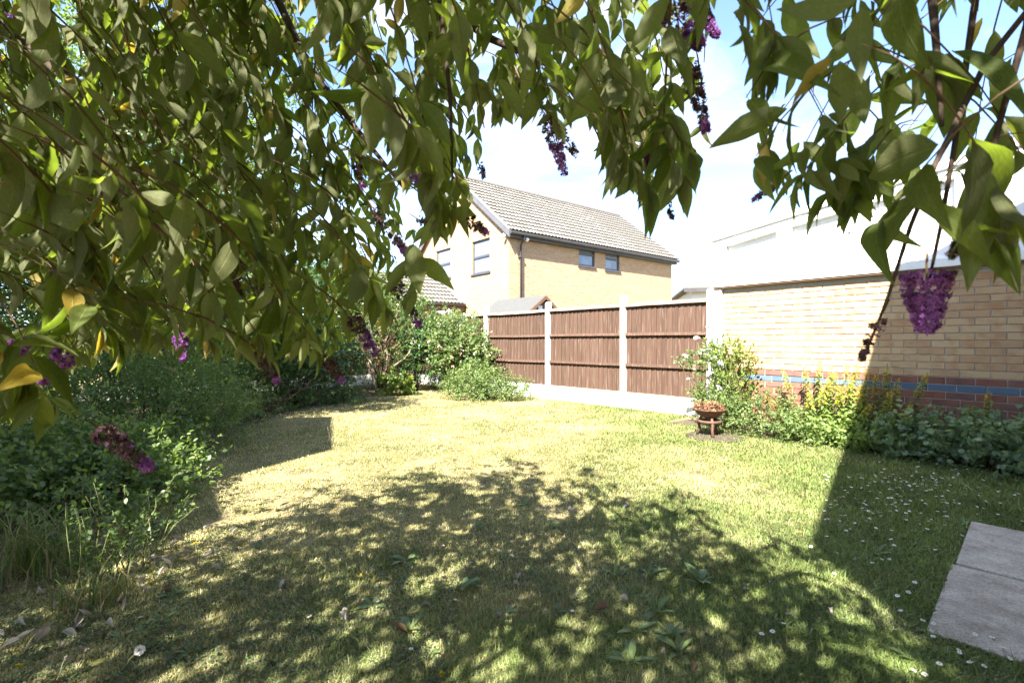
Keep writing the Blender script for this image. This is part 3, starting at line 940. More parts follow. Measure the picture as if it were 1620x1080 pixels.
m_ = MB()
m_.prism([(-0.3, 4.2), (7.3, 4.2), (3.5, 6.6)], 0, -0.3, 9.3)
m_.build('roof', M['tile'], far2)

# ------------------------------------------------------------------ the houses beside the camera, whose shade falls on the lawn
def block(name, pts, h, label, ov):
    c = sum((Vector((x, y, 0)) for x, y in pts), Vector()) / len(pts)
    root = empty(name, c)
    tag(root, label, 'house')
    wm = M['own_brick'] if ov else M['render_wall']
    loc = [(x - c.x, y - c.y) for x, y in pts]
    inn = [(x * (1 - ov) - (.0 if ov else .004), y * (1 - ov)) for x, y in loc]
    m = MB(); m.prism(inn, 2, -0.1, h - 0.1); m.build('wall', wm, root)
    m = MB(); m.prism(loc, 2, h - 0.1, h); m.build('roof', M['tile_under'], root)
    return root
block('rear_house', [(-0.75, -6.5), (8.0, -4.0), (8.6, 1.6), (3.3, 3.08), (-0.11, -1.38)], 5.0, 'brick house right beside the camera, shading the slabs', 0.10)
block('side_house', [(-3.84, 1.66), (-4.75, 4.1), (-11, 3.0), (-10, -4), (-4.7, -4), (-3.79, -.54), (-4.46, .40)], 4.5, 'pale rendered house left of the camera, shading the left shrubs', 0.0)

# ------------------------------------------------------------------ leaves
def norm(a): return a / np.maximum(np.linalg.norm(a, axis=-1, keepdims=True), 1e-9)

def leaf_tpl(nl, width, droop=0.25, fold=0.25, tip=0.75, wavy=0.0, seed=0, two=True, peak=0.42, twist=0.0):
    """a leaf of length 1 along x, top side +z; rows of left edge, midrib, right edge"""
    r = random.Random(seed)
    us = np.linspace(0, 1, nl + 1)
    V, UV = [], []
    cols = (-1, -0.5, 0, 0.5, 1) if two else (-1, 0, 1)
    ph = r.uniform(0, 6)
    for u in us:
        e = math.log(0.5) / math.log(peak)
        w = width * max(math.sin(math.pi * min(u, 1) ** e), 0) ** 0.9 * (1 - tip * 0.35 * max(0, u - 0.5) * 2)
        if u < 1e-6: w = width * 0.03
        if u > 1 - 1e-6: w = 0.0015
        z0 = -droop * u * u
        x0 = u - 0.25 * droop * droop * u * u
        for c in cols:
            wz = abs(c) * w * fold * 2 + wavy * math.sin(u * 17 + ph + (1.5 if c < 0 else 0)) * abs(c) * (1 - u * .5)
            tw = twist * u
            y = c * w
            V.append((x0, y * math.cos(tw) - wz * math.sin(tw) * .0, z0 + wz + y * math.sin(tw)))
            UV.append((u, c))
    k = len(cols)
    F = [(i * k + j, (i + 1) * k + j, (i + 1) * k + j + 1, i * k + j + 1) for i in range(nl) for j in range(k - 1)]
    return np.array(V), np.array(F), np.array(UV)

DIAMOND = (np.array([(0, 0, 0), (0.45, -0.27, 0.06), (1, 0, -0.12), (0.45, 0.27, 0.06)]), np.array([(0, 1, 2, 3)]), np.array([(0, 0), (0.45, -1), (1, 0), (0.45, 1)]))
OVAL = (np.array([(0, 0, 0), (0.3, -0.25, 0.07), (0.7, -0.24, 0.03), (1, 0, -0.12), (0.7, 0.24, 0.03), (0.3, 0.25, 0.07)]),
        np.array([(0, 1, 2, 5), (5, 2, 3, 4)]), np.array([(0, 0), (.3, -1), (.7, -1), (1, 0), (.7, 1), (.3, 1)]))

def scatter(tpl, P, D, N, S, T):
    V, F, UV = tpl
    D = norm(D); N = N - D * (N * D).sum(1, keepdims=True); N = norm(N); B = np.cross(N, D)
    S = np.asarray(S)
    if S.ndim == 1: S = S[:, None]
    n, k = len(P), len(V)
    W = P[:, None] + (V[None, :, 0:1] * D[:, None] + V[None, :, 1:2] * B[:, None] + V[None, :, 2:3] * N[:, None]) * S[:, None]
    FF = (F[None] + (np.arange(n) * k)[:, None, None]).reshape(-1, F.shape[1])
    return W.reshape(-1, 3), FF, np.repeat(T, k), np.tile(UV, (n, 1))

def join(parts):
    V, F, T, U, b = [], [], [], [], 0
    for v, f, t, u in parts:
        V.append(v); F.append(f + b); T.append(t); U.append(u); b += len(v)
    return np.concatenate(V), np.concatenate(F), np.concatenate(T), np.concatenate(U)

def rand_dirs(n):
    return norm(rng.normal(size=(n, 3)))

def crown_arrays(blobs, n, size, tpl=DIAMOND, per=10, spray=(0.10, 0.26), inner=0.25, up=0.35, lump=0.28, flat=0.5, tipb=0.35, droop=0.0):
    """leaves in sprays over lumpy clusters; blobs are (centre, radii)"""
    area = np.array([(r[0] * r[1] + r[0] * r[2] + r[1] * r[2]) for c, r in blobs])
    out = []
    for (c, r), a in zip(blobs, area / area.sum()):
        ns = max(4, int(n * a / per))
        d = rand_dirs(ns)
        ph = rng.uniform(0, 6, 3)
        lum = 1 + lump * (np.sin(d[:, 0] * 4.1 + ph[0]) * np.sin(d[:, 1] * 4.7 + ph[1]) + 0.6 * np.sin(d[:, 2] * 7 + ph[2]) * np.sin(d[:, 0] * 8 + ph[1]))
        rad = np.where(rng.random(ns) < inner, rng.uniform(0.45, 0.85, ns), rng.uniform(0.84, 1.02, ns)) * lum
        s = np.array(c) + d * np.array(r) * rad[:, None]
        keep = s[:, 2] > 0.02
        s, d = s[keep], d[keep]; ns = len(s)
        if not ns: continue
        sd = norm(d * np.array([1, 1, 0.7]) + np.array([0, 0, up]) + rng.normal(size=(ns, 3)) * 0.55)
        L = rng.uniform(*spray, ns)
        st = rng.normal(0.45, 0.2, ns)
        t = rng.random((ns, per))
        P = s[:, None] + sd[:, None] * (t * L[:, None])[..., None] + rng.normal(size=(ns, per, 3)) * 0.012
        P[..., 2] -= droop * (t * L[:, None]) ** 2 * 4
        D = norm(sd[:, None] * 0.6 + rng.normal(size=(ns, per, 3)) * 0.6)
        N = norm(np.array([0, 0, 1.0]) * flat + d[:, None] * 0.4 + rng.normal(size=(ns, per, 3)) * 0.45)
        T = np.clip(st[:, None] + tipb * (t - 0.5) + rng.normal(size=(ns, per)) * 0.13, 0, 1)
        S = size * rng.uniform(0.6, 1.25, (ns, per))
        P = P.reshape(-1, 3); k = P[:, 2] > 0.01
        out.append(scatter(tpl, P[k], D.reshape(-1, 3)[k], N.reshape(-1, 3)[k], S.ravel()[k], T.ravel()[k]))
    return join(out)

def add_leaves(name, arr, mat, parent, origin=(0, 0, 0), kind=None):
    V, F, T, U = arr
    me = mesh_np(name, V - np.array(origin), F, mat, tint=T, uv=U)
    o = place(name, me, parent)
    if kind: o['kind'] = kind
    return o

def stems_mesh(base, tops, r0, r1, wig=0.06, n=5, seg=6):
    m = MB()
    for t in tops:
        b = Vector((random.uniform(-.06, .06), random.uniform(-.06, .06), -0.02))
        t = Vector(t)
        pts = []
        for i in range(seg + 1):
            f = i / seg
            p = b.lerp(t, f)
            p += Vector((random.uniform(-wig, wig), random.uniform(-wig, wig), 0)) * math.sin(f * math.pi)
            p.z += 0.12 * math.sin(f * math.pi) * (t - b).xy.length
            pts.append(p)
        m.tube(pts, [r0 + (r1 - r0) * i / seg for i in range(seg + 1)], n)
    return m

def shrub(name, label, cat, base, blobs, n, size, mat, bark='bark', nst=9, group=None, stem_r=(0.014, 0.004), extra=None, **kw):
    root = empty(name, (base[0], base[1], 0))
    tag(root, label, cat, group)
    tops = []
    for k in range(nst):
        c, r = random.choice(blobs)
        d = rand_dirs(1)[0]
        tops.append((c[0] - base[0] + d[0] * r[0] * .75, c[1] - base[1] + d[1] * r[1] * .75, max(0.08, c[2] + abs(d[2]) * r[2] * .7)))
    stems_mesh(base, tops, *stem_r).build('stems', M[bark], root)
    add_leaves('crown', crown_arrays(blobs, n, size, **kw), M[mat], root, (base[0], base[1], 0))
    if extra:
        for (nm, mt, nn, sz, tp, kk) in extra:
            add_leaves(nm, crown_arrays(blobs, nn, sz, tpl=tp, **kk), M[mt], root, (base[0], base[1], 0), kind='stuff')
    return root

def tree(name, label, base, h, blobs, n, size, mat, r0=0.09, **kw):
    root = empty(name, (base[0], base[1], 0))
    tag(root, label, 'tree')
    m = MB()
    top = Vector((0.15, 0.1, h * 0.75))
    m.tube([(0, 0, -0.05), (0.03, 0.02, h * 0.25), (0.1, 0.03, h * 0.5), top], [r0, r0 * .8, r0 * .55, r0 * .25], 9)
    for c, r in blobs:
        e = Vector((c[0] - base[0], c[1] - base[1], c[2]))
        f = random.uniform(0.3, 0.65)
        s = Vector((0.08, 0.03, h * f))
        mid = s.lerp(e, 0.5) + Vector((0, 0, -0.1))
        m.tube([s, mid, e], [r0 * .45, r0 * .3, r0 * .1], 6)
        for q in range(5):
            d = Vector(rand_dirs(1)[0]) * Vector(r).length * 0.45
            m.tube([mid.lerp(e, 0.6), e + d * .5, e + d], [r0 * .16, r0 * .1, r0 * .04], 4)
    m.build('trunk', M['bark'], root)
    add_leaves('crown', crown_arrays(blobs, n, size, **kw), M[mat], root, (base[0], base[1], 0))
    return root

# ------------------------------------------------------------------ the shrubs along the left
B = lambda x, y, z, a, b, c: ((x, y, z), (a, b, c))
tree('pale_tree', 'tall pale green tree showing through the gaps in the overhanging branches at the left', (-6.6, 10.2), 6.6,
     [B(-6.9, 10.0, 5.0, 1.5, 1.4, 1.2), B(-5.7, 10.3, 4.3, 1.2, 1.2, 1.0), B(-7.6, 9.6, 3.6, 1.3, 1.2, 1.0), B(-6.3, 9.7, 6.1, 1.1, 1.1, 0.9), B(-5.9, 9.7, 3.2, 1.0, 1.0, .8), B(-7.6, 9.8, 6.9, 1.3, 1.2, 1.0), B(-5.6, 10.1, 6.6, 1.1, 1.1, 1.0), B(-8.7, 9.6, 5.6, 1.2, 1.1, 1.1)], 42000, 0.07, 'tree_leaf', tpl=OVAL, spray=(0.15, 0.4), lump=.35)
tree('dense_tree', 'darker bushy tree at the far left behind the hedge', (-8.6, 7.6), 5.6,
     [B(-8.6, 7.6, 4.6, 1.5, 1.4, 1.2), B(-7.8, 7.0, 3.4, 1.3, 1.2, 1.1), B(-9.4, 7.8, 3.4, 1.4, 1.2, 1.1), B(-8.3, 7.3, 6.0, 1.3, 1.2, 1.1)], 22000, 0.075, 'hedge', tpl=OVAL, spray=(0.15, 0.4))
tree('light_leaved_tree', 'small light leaved tree rising over the shaded boundary fence', (-5.2, 14.9), 4.2,
     [B(-5.5, 14.8, 3.3, 1.1, 1.0, .9), B(-4.6, 15.0, 2.9, .9, .9, .8), B(-6.4, 14.3, 2.8, 1.0, .9, .9), B(-3.6, 15.3, 2.5, .7, .7, .6)], 15000, 0.075, 'tree_leaf', tpl=OVAL, spray=(0.15, 0.4), lump=.35)
tree('small_tree', 'small bushy tree standing in the left hedge, half hidden by the overhanging branches', (-4.9, 6.7), 4.3,
     [B(-4.9, 6.6, 3.5, 1.15, 1.1, .95), B(-4.2, 7.1, 2.9, .8, .8, .7), B(-5.6, 6.2, 3.2, .9, .9, .8), B(-4.3, 6.3, 3.9, .7, .7, .6)], 17000, 0.065, 'hedge', r0=.06, tpl=OVAL, spray=(0.12, 0.32))
shrub('evergreen_hedge', 'tall dark evergreen hedge filling the left side behind the rounded shrub', 'hedge', (-5.3, 6.6),
      [B(-5.7, 5.9, 1.3, 1.0, .9, 1.3), B(-5.0, 7.0, 1.35, 1.0, .9, 1.3), B(-5.4, 4.7, 1.1, .9, .8, 1.2), B(-6.2, 4.9, 1.7, 1.0, .8, 1.0), B(-6.3, 6.8, 1.9, 1.0, .9, 1.2), B(-4.9, 7.9, 1.3, .8, .8, 1.3), B(-5.2, 5.6, 1.9, .8, .7, .9), B(-5.9, 6.3, 2.6, 1.1, 1.0, .8), B(-6.9, 5.2, 2.3, 1.0, .9, 1.0), B(-5.0, 7.4, 2.4, .9, .8, .7)], 84000, 0.046, 'hedge', spray=(0.1, 0.26), inner=.2)
shrub('rounded_shrub', 'big rounded small leaved green shrub spilling onto the lawn at the left', 'shrub', (-3.95, 5.4),
      [B(-3.95, 5.35, .48, .72, .6, .5), B(-3.55, 5.6, .36, .5, .5, .42), B(-4.4, 5.2, .62, .6, .55, .55), B(-3.9, 5.9, .6, .6, .5, .5)], 26000, 0.030, 'hedge', spray=(0.1, 0.3), tipb=.6, up=.5)
shrub('glossy_shrub', 'broad leaved glossy green shrub standing over the shaded back of the lawn', 'shrub', (-4.2, 9.3),
      [B(-4.5, 9.1, 1.3, 1.0, .8, 1.2), B(-3.85, 9.7, .9, .8, .7, .9), B(-4.9, 8.6, 1.5, .9, .8, 1.0), B(-4.1, 9.3, 2.0, .8, .7, .7), B(-4.7, 9.0, 2.5, .8, .7, .6)], 21000, 0.075, 'glossy', tpl=OVAL, spray=(0.12, 0.3))
shrub('low_edging_plant', 'low dark plants along the shaded lawn edge below the glossy shrub', 'plant', (-4.1, 7.7),
      [B(-4.25, 7.2, .14, .35, .5, .26), B(-4.3, 8.3, .14, .35, .5, .24), B(-3.95, 9.2, .12, .35, .5, .2), B(-3.5, 10.3, .12, .3, .45, .18), B(-3.6, 12.7, .3, .5, .35, .4), B(-3.0, 13.3, .3, .5, .35, .4), B(-1.9, 12.9, .3, .4, .3, .4)], 12000, 0.04, 'hedge', tpl=OVAL, nst=6)
shrub('laurel_hedge', 'deep row of dark leafy laurels hiding the fence at the left', 'hedge', (-6.4, 10.0),
      [B(-5.0, 11.4, 1.15, .8, .6, 1.15), B(-5.9, 10.6, 1.2, .9, .7, 1.2), B(-7.0, 9.7, 1.3, .9, .7, 1.3), B(-8.0, 8.8, 1.3, .9, .7, 1.3), B(-4.4, 11.9, .8, .5, .45, .8)], 15000, 0.09, 'hedge', tpl=OVAL, spray=(.12, .3))
# the bare stemmed shrub
rt = empty('straggly_shrub', (-3.25, 11.9, 0)); tag(rt, 'straggly shrub with twisted bare brown stems in front of the shaded fence', 'shrub')
stems_mesh((0, 0, 0), [(random.uniform(-.9, .9), random.uniform(-.5, .5), random.uniform(1.3, 2.5)) for _ in range(22)], 0.016, 0.003, 0.16, 5, 7).build('stems', M['twig'], rt)
stems_mesh((0, 0, 0), [(0.95, -.2, 1.25), (-0.5, -.25, 1.6), (.5, -.1, 2.0)], 0.045, 0.012, 0.15, 6, 7).build('limbs', M['pale_bark'], rt)
add_leaves('crown', crown_arrays([B(-3.4, 11.9, 2.1, .8, .5, .5), B(-2.9, 12.0, 1.9, .7, .4, .4), B(-3.7, 11.6, 1.6, .6, .4, .5), B(-3.1, 11.7, 1.3, .7, .4, .5)], 7000, 0.05, spray=(.1, .3)), M['hedge'], rt, (-3.25, 11.9, 0))
add_leaves('dead_leaves', crown_arrays([B(-3.2, 11.9, 1.5, .7, .4, .6)], 1500, 0.045, spray=(.1, .3)), M['dead'], rt, (-3.25, 11.9, 0))
shrub('dark_laurel', 'dark glossy leaved shrub in the shady far corner of the lawn', 'shrub', (-2.45, 12.3),
      [B(-2.5, 12.3, 1.35, .55, .5, .8), B(-2.2, 12.1, .95, .5, .45, .6), B(-1.95, 12.3, 1.3, .45, .4, .5)], 7500, 0.075, 'glossy', tpl=OVAL, spray=(0.1, 0.25), nst=12)
shrub('pink_flowering_shrub', 'sunlit light green bush with faded pink blooms against the end of the fence', 'shrub', (-1.3, 11.9),
      [B(-1.35, 11.8, 1.05, .62, .5, .75), B(-.95, 11.5, .85, .45, .4, .6), B(-1.6, 11.6, 1.35, .4, .4, .45)], 11000, 0.058, 'rose_leaf', tpl=OVAL, spray=(0.1, 0.28),
      extra=[('blooms', 'pinkish', 750, 0.05, OVAL, dict(spray=(0.02, 0.06), per=8, inner=0.0)), ('seed_heads', 'white_fl', 140, 0.04, OVAL, dict(spray=(0.02, 0.06), per=6, inner=0.0))])
m_ = MB()
rr_ = shrub('white_flower_shrub', 'thin shrub with white blooms standing at the far end of the fence', 'shrub', (-1.75, 12.7), [B(-1.75, 12.7, 1.75, .4, .35, .35), B(-1.2, 12.5, 1.75, .35, .3, .25)], 1600, 0.05, 'rose_leaf', tpl=OVAL,
      extra=[('blooms', 'white_fl', 380, 0.065, OVAL, dict(spray=(0.02, 0.06), per=9, inner=0.0))])
shrub('silvery_clump', 'low silvery green clump sprawling in the sun below the fence', 'plant', (-.6, 10.4),
      [B(-.95, 10.5, .22, .5, .4, .36), B(-.35, 10.35, .2, .5, .38, .32), B(.05, 10.45, .12, .35, .3, .22), B(-.7, 10.8, .35, .4, .35, .35)], 13000, 0.045, 'rose_leaf', spray=(0.1, 0.25), up=.7, nst=10)
shrub('lime_leaved_plant', 'small bright lime leaved plant at the shady lawn edge', 'plant', (-2.75, 11.3),
      [B(-2.75, 11.3, .28, .28, .22, .22), B(-2.45, 11.3, .2, .2, .18, .15)], 420, 0.13, 'lime', tpl=leaf_tpl(3, .33, .3, .15, two=False), per=6, spray=(.05, .15), nst=6, stem_r=(.006, .003))
# near bottom left
shrub('bramble_clump', 'low tangled green bramble clump in the near left corner', 'plant', (-3.0, 3.5),
      [B(-3.0, 3.45, .2, .5, .45, .30), B(-3.4, 3.75, .26, .5, .45, .36), B(-3.75, 3.3, .3, .5, .5, .38), B(-3.2, 4.1, .2, .4, .4, .34), B(-2.85, 3.9, .12, .3, .3, .24)], 16000, 0.042, 'hedge', tpl=OVAL, spray=(0.08, 0.24), up=.6, tipb=.6, nst=20, stem_r=(.006, .003))
shrub('ragged_bush', 'ragged bush with pale leaves behind the brambles at the left edge', 'shrub', (-4.5, 4.3),
      [B(-4.5, 4.25, .6, .6, .5, .6), B(-4.9, 4.0, .9, .6, .5, .6)], 11000, 0.042, 'hedge', tpl=OVAL, spray=(0.1, 0.3), tipb=.5)
# thin upright weeds
for i, (px, py, h) in enumerate([(205, 905, .55), (150, 930, .42), (232, 880, .40), (120, 915, .5), (262, 850, .32), (185, 870, .45)]):
    x, y = gnd(px, py)
    rt = empty('tall_weed', (x, y, 0)); tag(rt, 'thin leafy weed at the near edge of the left border', 'weed', 'tall weeds at the border edge')
    tops = [(random.uniform(-.25, .25), random.uniform(-.2, .2), h * random.uniform(.6, 1)) for _ in range(6)]
    m_ = stems_mesh((0, 0, 0), tops, 0.004, 0.0015, 0.02, 4, 5)
    m_.build('stems', M['green_stem'], rt)
    P = np.concatenate([np.array([[f * t[0] + random.gauss(0, .015), f * t[1] + random.gauss(0, .015), f * t[2] + .12 * math.sin(f * 3.1) * math.hypot(t[0], t[1])] for f in np.linspace(.15, 1, 26)]) for t in tops])
    add_leaves('leaves', scatter(OVAL, P, rng.normal(size=P.shape) + [0, 0, .4], rng.normal(size=P.shape) * .4 + [0, 0, 1], rng.uniform(.018, .04, len(P)), rng.random(len(P)) * .7), M['hedge'], rt)

# ------------------------------------------------------------------ plants along the garage wall
def gar_s(px, off):
    u = (px - CX) / FPX
    return (u * (7.3 - .632 * off) - (3.18 - .775 * off)) / (.632 + .775 * u)
def gpos(px, off, py=None):
    p = gar(gar_s(px, off), off)
    if py is not None: p.z = CAMH + (CY - py) / FPX * p.y
    return p
# white rose
rb = gpos(1128, .22)
rt = empty('white_rose', (rb.x, rb.y, 0)); tag(rt, 'straggly rose with white blooms at the corner of fence and garage', 'rose bush')
tops = []
heads = [(1124, 518), (1103, 538), (1105, 560), (1112, 558), (1118, 566), (1084, 566), (1076, 575), (1097, 585), (1092, 604), (1126, 523), (1122, 572), (1134, 626)]
for (px, py) in heads:
    p = gpos(px, .22 + random.uniform(-.05, .2), py)
    tops.append((p.x - rb.x, p.y - rb.y, p.z))
stems_mesh((0, 0, 0), tops, .007, .003, .05, 5, 6).build('stems', M['green_stem'], rt)
blobs = [B(rb.x - .03, rb.y, .75, .16, .14, .42), B(rb.x - .22, rb.y + .05, .95, .22, .14, .14), B(rb.x + .05, rb.y, 1.15, .14, .12, .16), B(rb.x - .1, rb.y, .35, .18, .15, .25)]
add_leaves('crown', crown_arrays(blobs, 1500, .05, tpl=OVAL, spray=(.06, .18), per=7, inner=.4), M['rose_leaf'], rt, (rb.x, rb.y, 0))
petal = leaf_tpl(3, .55, -.5, .25, two=False, peak=.6)
def rose_bloom():
    parts = []
    for ring, (n_, s_, el) in enumerate([(7, .036, 15), (6, .030, 40), (5, .022, 65)]):
        a = np.arange(n_) * 2 * math.pi / n_ + ring
        D = np.stack([np.cos(a) * math.cos(R(el)), np.sin(a) * math.cos(R(el)), np.full(n_, math.sin(R(el)))], 1)
        N = np.stack([-np.cos(a) * math.sin(R(el)), -np.sin(a) * math.sin(R(el)), np.full(n_, math.cos(R(el)))], 1)
        parts.append(scatter(petal, np.zeros((n_, 3)), D, N, np.full(n_, s_), rng.random(n_)))
    V, F, T, U = join(parts)
    return mesh_np('bloom', V, F, M['white_fl'], tint=T, uv=U)
RB = rose_bloom()
for t in tops:
    for q in range(random.choice([1, 2, 2])):
        place('bloom', RB, rt, (t[0] + random.uniform(-.03, .03), t[1] - .02 + random.uniform(-.03, .02), t[2] + random.uniform(-.02, .03)), (random.uniform(.2, 1.1), random.uniform(-.5, .5), random.uniform(0, 6)), (random.uniform(1.05, 1.5),) * 3)
# tall yellow-green bush
yb = gar(.28, .24)
shrub('yellow_green_bush', 'tall yellow green bush with upright stems against the sunlit garage wall', 'shrub', (yb.x, yb.y),
      [B(yb.x, yb.y, .95, .25, .19, .30), B(yb.x + .04, yb.y, .6, .20, .17, .35), B(yb.x - .05, yb.y, 1.08, .18, .16, .16)], 1500, .046, 'lime', tpl=OVAL, spray=(.06, .18), per=8, nst=16, bark='green_stem', stem_r=(.006, .003), up=.7)
# mound
mb = gar(.75, .42)
shrub('feathery_mound', 'sunlit mound of fine feathery leaves beside the rusty fire bowl', 'plant', (mb.x, mb.y),
      [B(*gar(.35, .42, .18), .32, .26, .28), B(*gar(.75, .42, .22), .34, .28, .3), B(*gar(1.1, .42, .12), .32, .25, .2), B(*gar(.15, .28, .28), .25, .2, .28), B(*gar(1.3, .55, .08), .22, .2, .12)], 9000, .04, 'rose_leaf', spray=(.08, .2), up=.7, nst=12, stem_r=(.005, .003))
# loosestrife
LT = leaf_tpl(4, .23, .45, .2, two=False)
def loosestrife(root, top, seed):
    r = random.Random(seed)
    top = Vector(top)
    h = top.z
    mid = Vector((top.x * .35, top.y * .35, h * .55))
    def pt(f):
        a = Vector((0, 0, -0.01)).lerp(mid, f); b = mid.lerp(top, f)
        return a.lerp(b, f)
    m = MB(); m.tube([pt(i / 7) for i in range(8)], [.0055 - .0004 * i for i in range(8)], 5); m.build('stem', M['green_stem'], root)
    P, D, S = [], [], []
    k = 0
    for f in np.linspace(.12, .88, max(6, int(h / .045))):
        for a in (0, 2.09, 4.19):
            an = a + k * 1.05 + r.uniform(-.3, .3)
            P.append(pt(f)); D.append((math.cos(an), math.sin(an), r.uniform(-.25, .3))); S.append(r.uniform(.085, .135) * (1 - .5 * f))
        k += 1
    P = np.array(P); D = np.array(D)
    add_leaves('leaves', scatter(LT, P, D, np.tile([0, 0, 1.0], (len(P), 1)) + rng.normal(size=P.shape) * .25, np.array(S), np.clip(rng.normal(.45, .2, len(P)), 0, 1)), M['loose'], root)
    n = 150
    f = rng.uniform(.68, 1.0, n)
    C = np.array([pt(q) for q in f])
    a = rng.uniform(0, 6.283, n)
    rad = .008 + .026 * (1.05 - f) / .35
    off = np.stack([np.cos(a) * rad, np.sin(a) * rad, rng.normal(0, .006, n)], 1)
    D = off + rng.normal(size=(n, 3)) * .012
    add_leaves('flower_spike', scatter(OVAL, C + off, D, rng.normal(size=(n, 3)) + [0, -.5, .8], rng.uniform(.011, .020, n), rng.random(n)), M['yellow_fl'], root, kind='stuff')
ls = [(1237, 583, 1268, .24), (1272, 580, 1288, .20), (1296, 571, 1296, .18), (1316, 580, 1312, .22), (1340, 577, 1330, .26), (1356, 575, 1342, .2), (1372, 590, 1360, .3), (1404, 576, 1398, .22), (1386, 590, 1385, .2),
      (1378, 640, 1345, .5), (1468, 590, 1425, .26), (1564, 622, 1562, .25), (1534, 645, 1545, .3), (1212, 628, 1262, .34), (1330, 612, 1325, .42), (1300, 615, 1305, .4), (1360, 620, 1350, .42), (1408, 620, 1395, .4), (1440, 640, 1425, .42), (1280, 622, 1285, .36), (1420, 600, 1410, .3), (1322, 590, 1318, .3), (1348, 598, 1338, .34), (1310, 600, 1300, .26), (1365, 605, 1352, .3)]
for i, (px, py, bx, off) in enumerate(ls):
    b = gpos(bx, off); t = gpos(px, off, py)
    sunny = px < 1375
    rt = empty('loosestrife_stem', (b.x, b.y, 0))
    if px == 1564: lab = 'taller yellow flowered stem behind the blue green leaves at the right edge'
    elif px == 1534: lab = 'short yellow flowered stem rising from the blue green leaves'
    elif px == 1212: lab = 'yellow flowered stem leaning far left over the feathery mound'
    elif px == 1468: lab = 'yellow flowered stem leaning right in the shade before the red bricks'
    else: lab = 'yellow flowered leafy stem in sunlit part of the wall clump' if sunny else 'yellow flowered leafy stem in shaded part of the wall clump'
    tag(rt, lab, 'flower', 'yellow loosestrife along the garage wall')
    loosestrife(rt, (t.x - b.x, t.y - b.y, t.z), i)
def palmate(n=7):
    V = [(0.15, 0, -.06)]
    for k in range(2 * n + 1):
        a = R(-158 + 316 * k / (2 * n))
        r_ = (.62 if k % 2 else .42) * (1 - .12 * abs(a) / 3)
        V.append((.15 + r_ * math.cos(a), r_ * math.sin(a), .06 if k % 2 else .10))
    F = [(0, k + 1, k + 2) for k in range(2 * n)]
    return np.array(V), np.array(F), np.zeros((len(V), 2))
MT0 = (np.array([(0, 0, 0), (-.25, -.42, .12), (.25, -.6, .10), (.62, -.42, .05), (.78, 0, .0), (.62, .42, .05), (.25, .6, .10), (-.25, .42, .12)]),
      np.array([(0, 1, 2, 3), (0, 3, 4, 5), (0, 5, 6, 7)]), np.array([(0, 0)] * 8))
MT = palmate()
ab = gar(2.9, .45)
shrub('lady_mantle', 'blue green mound of scalloped leaves in the shade below the garage wall', 'plant', (ab.x, ab.y),
      [B(*gar(2.45, .42, .18), .36, .3, .26), B(*gar(2.85, .45, .2), .38, .32, .28), B(*gar(3.3, .45, .2), .4, .34, .28), B(*gar(3.75, .42, .2), .4, .34, .28), B(*gar(2.2, .4, .1), .26, .22, .2)], 7500, .052, 'mantle', tpl=MT, spray=(.05, .16), per=5, up=.9, flat=.9, inner=.3, nst=16, lump=.45, bark='green_stem', stem_r=(.004, .002),
      extra=[('flowers', 'lime', 1300, .018, OVAL, dict(spray=(.03, .1), per=10, inner=0, up=1.0))])
cb = gar(1.85, .42)
shrub('geum_clump', 'dark green ground clump at the foot of the yellow flowers, on the shadow line', 'plant', (cb.x, cb.y),
      [B(*gar(1.55, .42, .1), .26, .2, .2), B(*gar(1.85, .44, .12), .3, .24, .24), B(*gar(2.1, .44, .12), .28, .22, .2), B(*gar(1.3, .36, .1), .24, .18, .18)], 3600, .05, 'loose', tpl=OVAL, spray=(.06, .16), per=7, up=.6, nst=10, bark='green_stem', stem_r=(.004, .002))
# rusty fire bowl
bx, by = gnd(1122, 692)
bowl = empty('fire_bowl', (bx, by, 0.012)); tag(bowl, 'rusty iron bowl on three legs holding a dried brown plant', 'fire bowl')
m_ = MB(); m_.lathe([(0.0, .235), (.10, .24), (.15, .27), (.185, .325), (.20, .335), (.20, .345), (.18, .34), (.14, .285), (.0, .26)], n=28); m_.build('bowl', M['rust'], bowl)
m_ = MB(); m_.lathe([(.06, .165), (.145, .165), (.155, .175), (.155, .195), (.145, .2), (.06, .19), (.06, .165)], n=24); m_.build('ring_shelf', M['rust'], bowl)
m_ = MB(); m_.lathe([(.045, .19), (.06, .2), (.05, .22), (.075, .245)], n=18); m_.build('neck', M['rust'], bowl)
for a in (-95, 25, 145):
    ca, sa = math.cos(R(a)), math.sin(R(a))
    m_ = MB(); m_.tube([(ca * .10, sa * .10, .24), (ca * .135, sa * .135, .16), (ca * .12, sa * .12, .08), (ca * .15, sa * .15, 0.0)], [.016, .02, .018, .022], 7); m_.build('leg', M['rust'], bowl)
rt = empty('dried_plant', (bx, by, .30)); tag(rt, 'dead brown bedding plant dried up in the rusty bowl', 'plant')
add_leaves('foliage', crown_arrays([((0, 0, .04), (.16, .16, .075))], 1500, .035, tpl=OVAL, spray=(.02, .07), per=6, up=.7, inner=.4), M['dead'], rt)
m_ = MB(); m_.lathe([(0, 0), (.34, 0), (.35, .008), (.34, .02), (.0, .022)], n=40)
dd = m_.build('stone_disc', M['rust'], None, 0); dd.location = (bx + .06, by - .02, 0.002); dd.data.materials[0] = plain('dark_disc', (.045, .032, .027), (.085, .065, .055), 18, .95, .1, .5)
tag(dd, 'flat dark brown disc on the ground below the rusty bowl', 'base')
bowl.location.z = .026; rt.location.z = .314

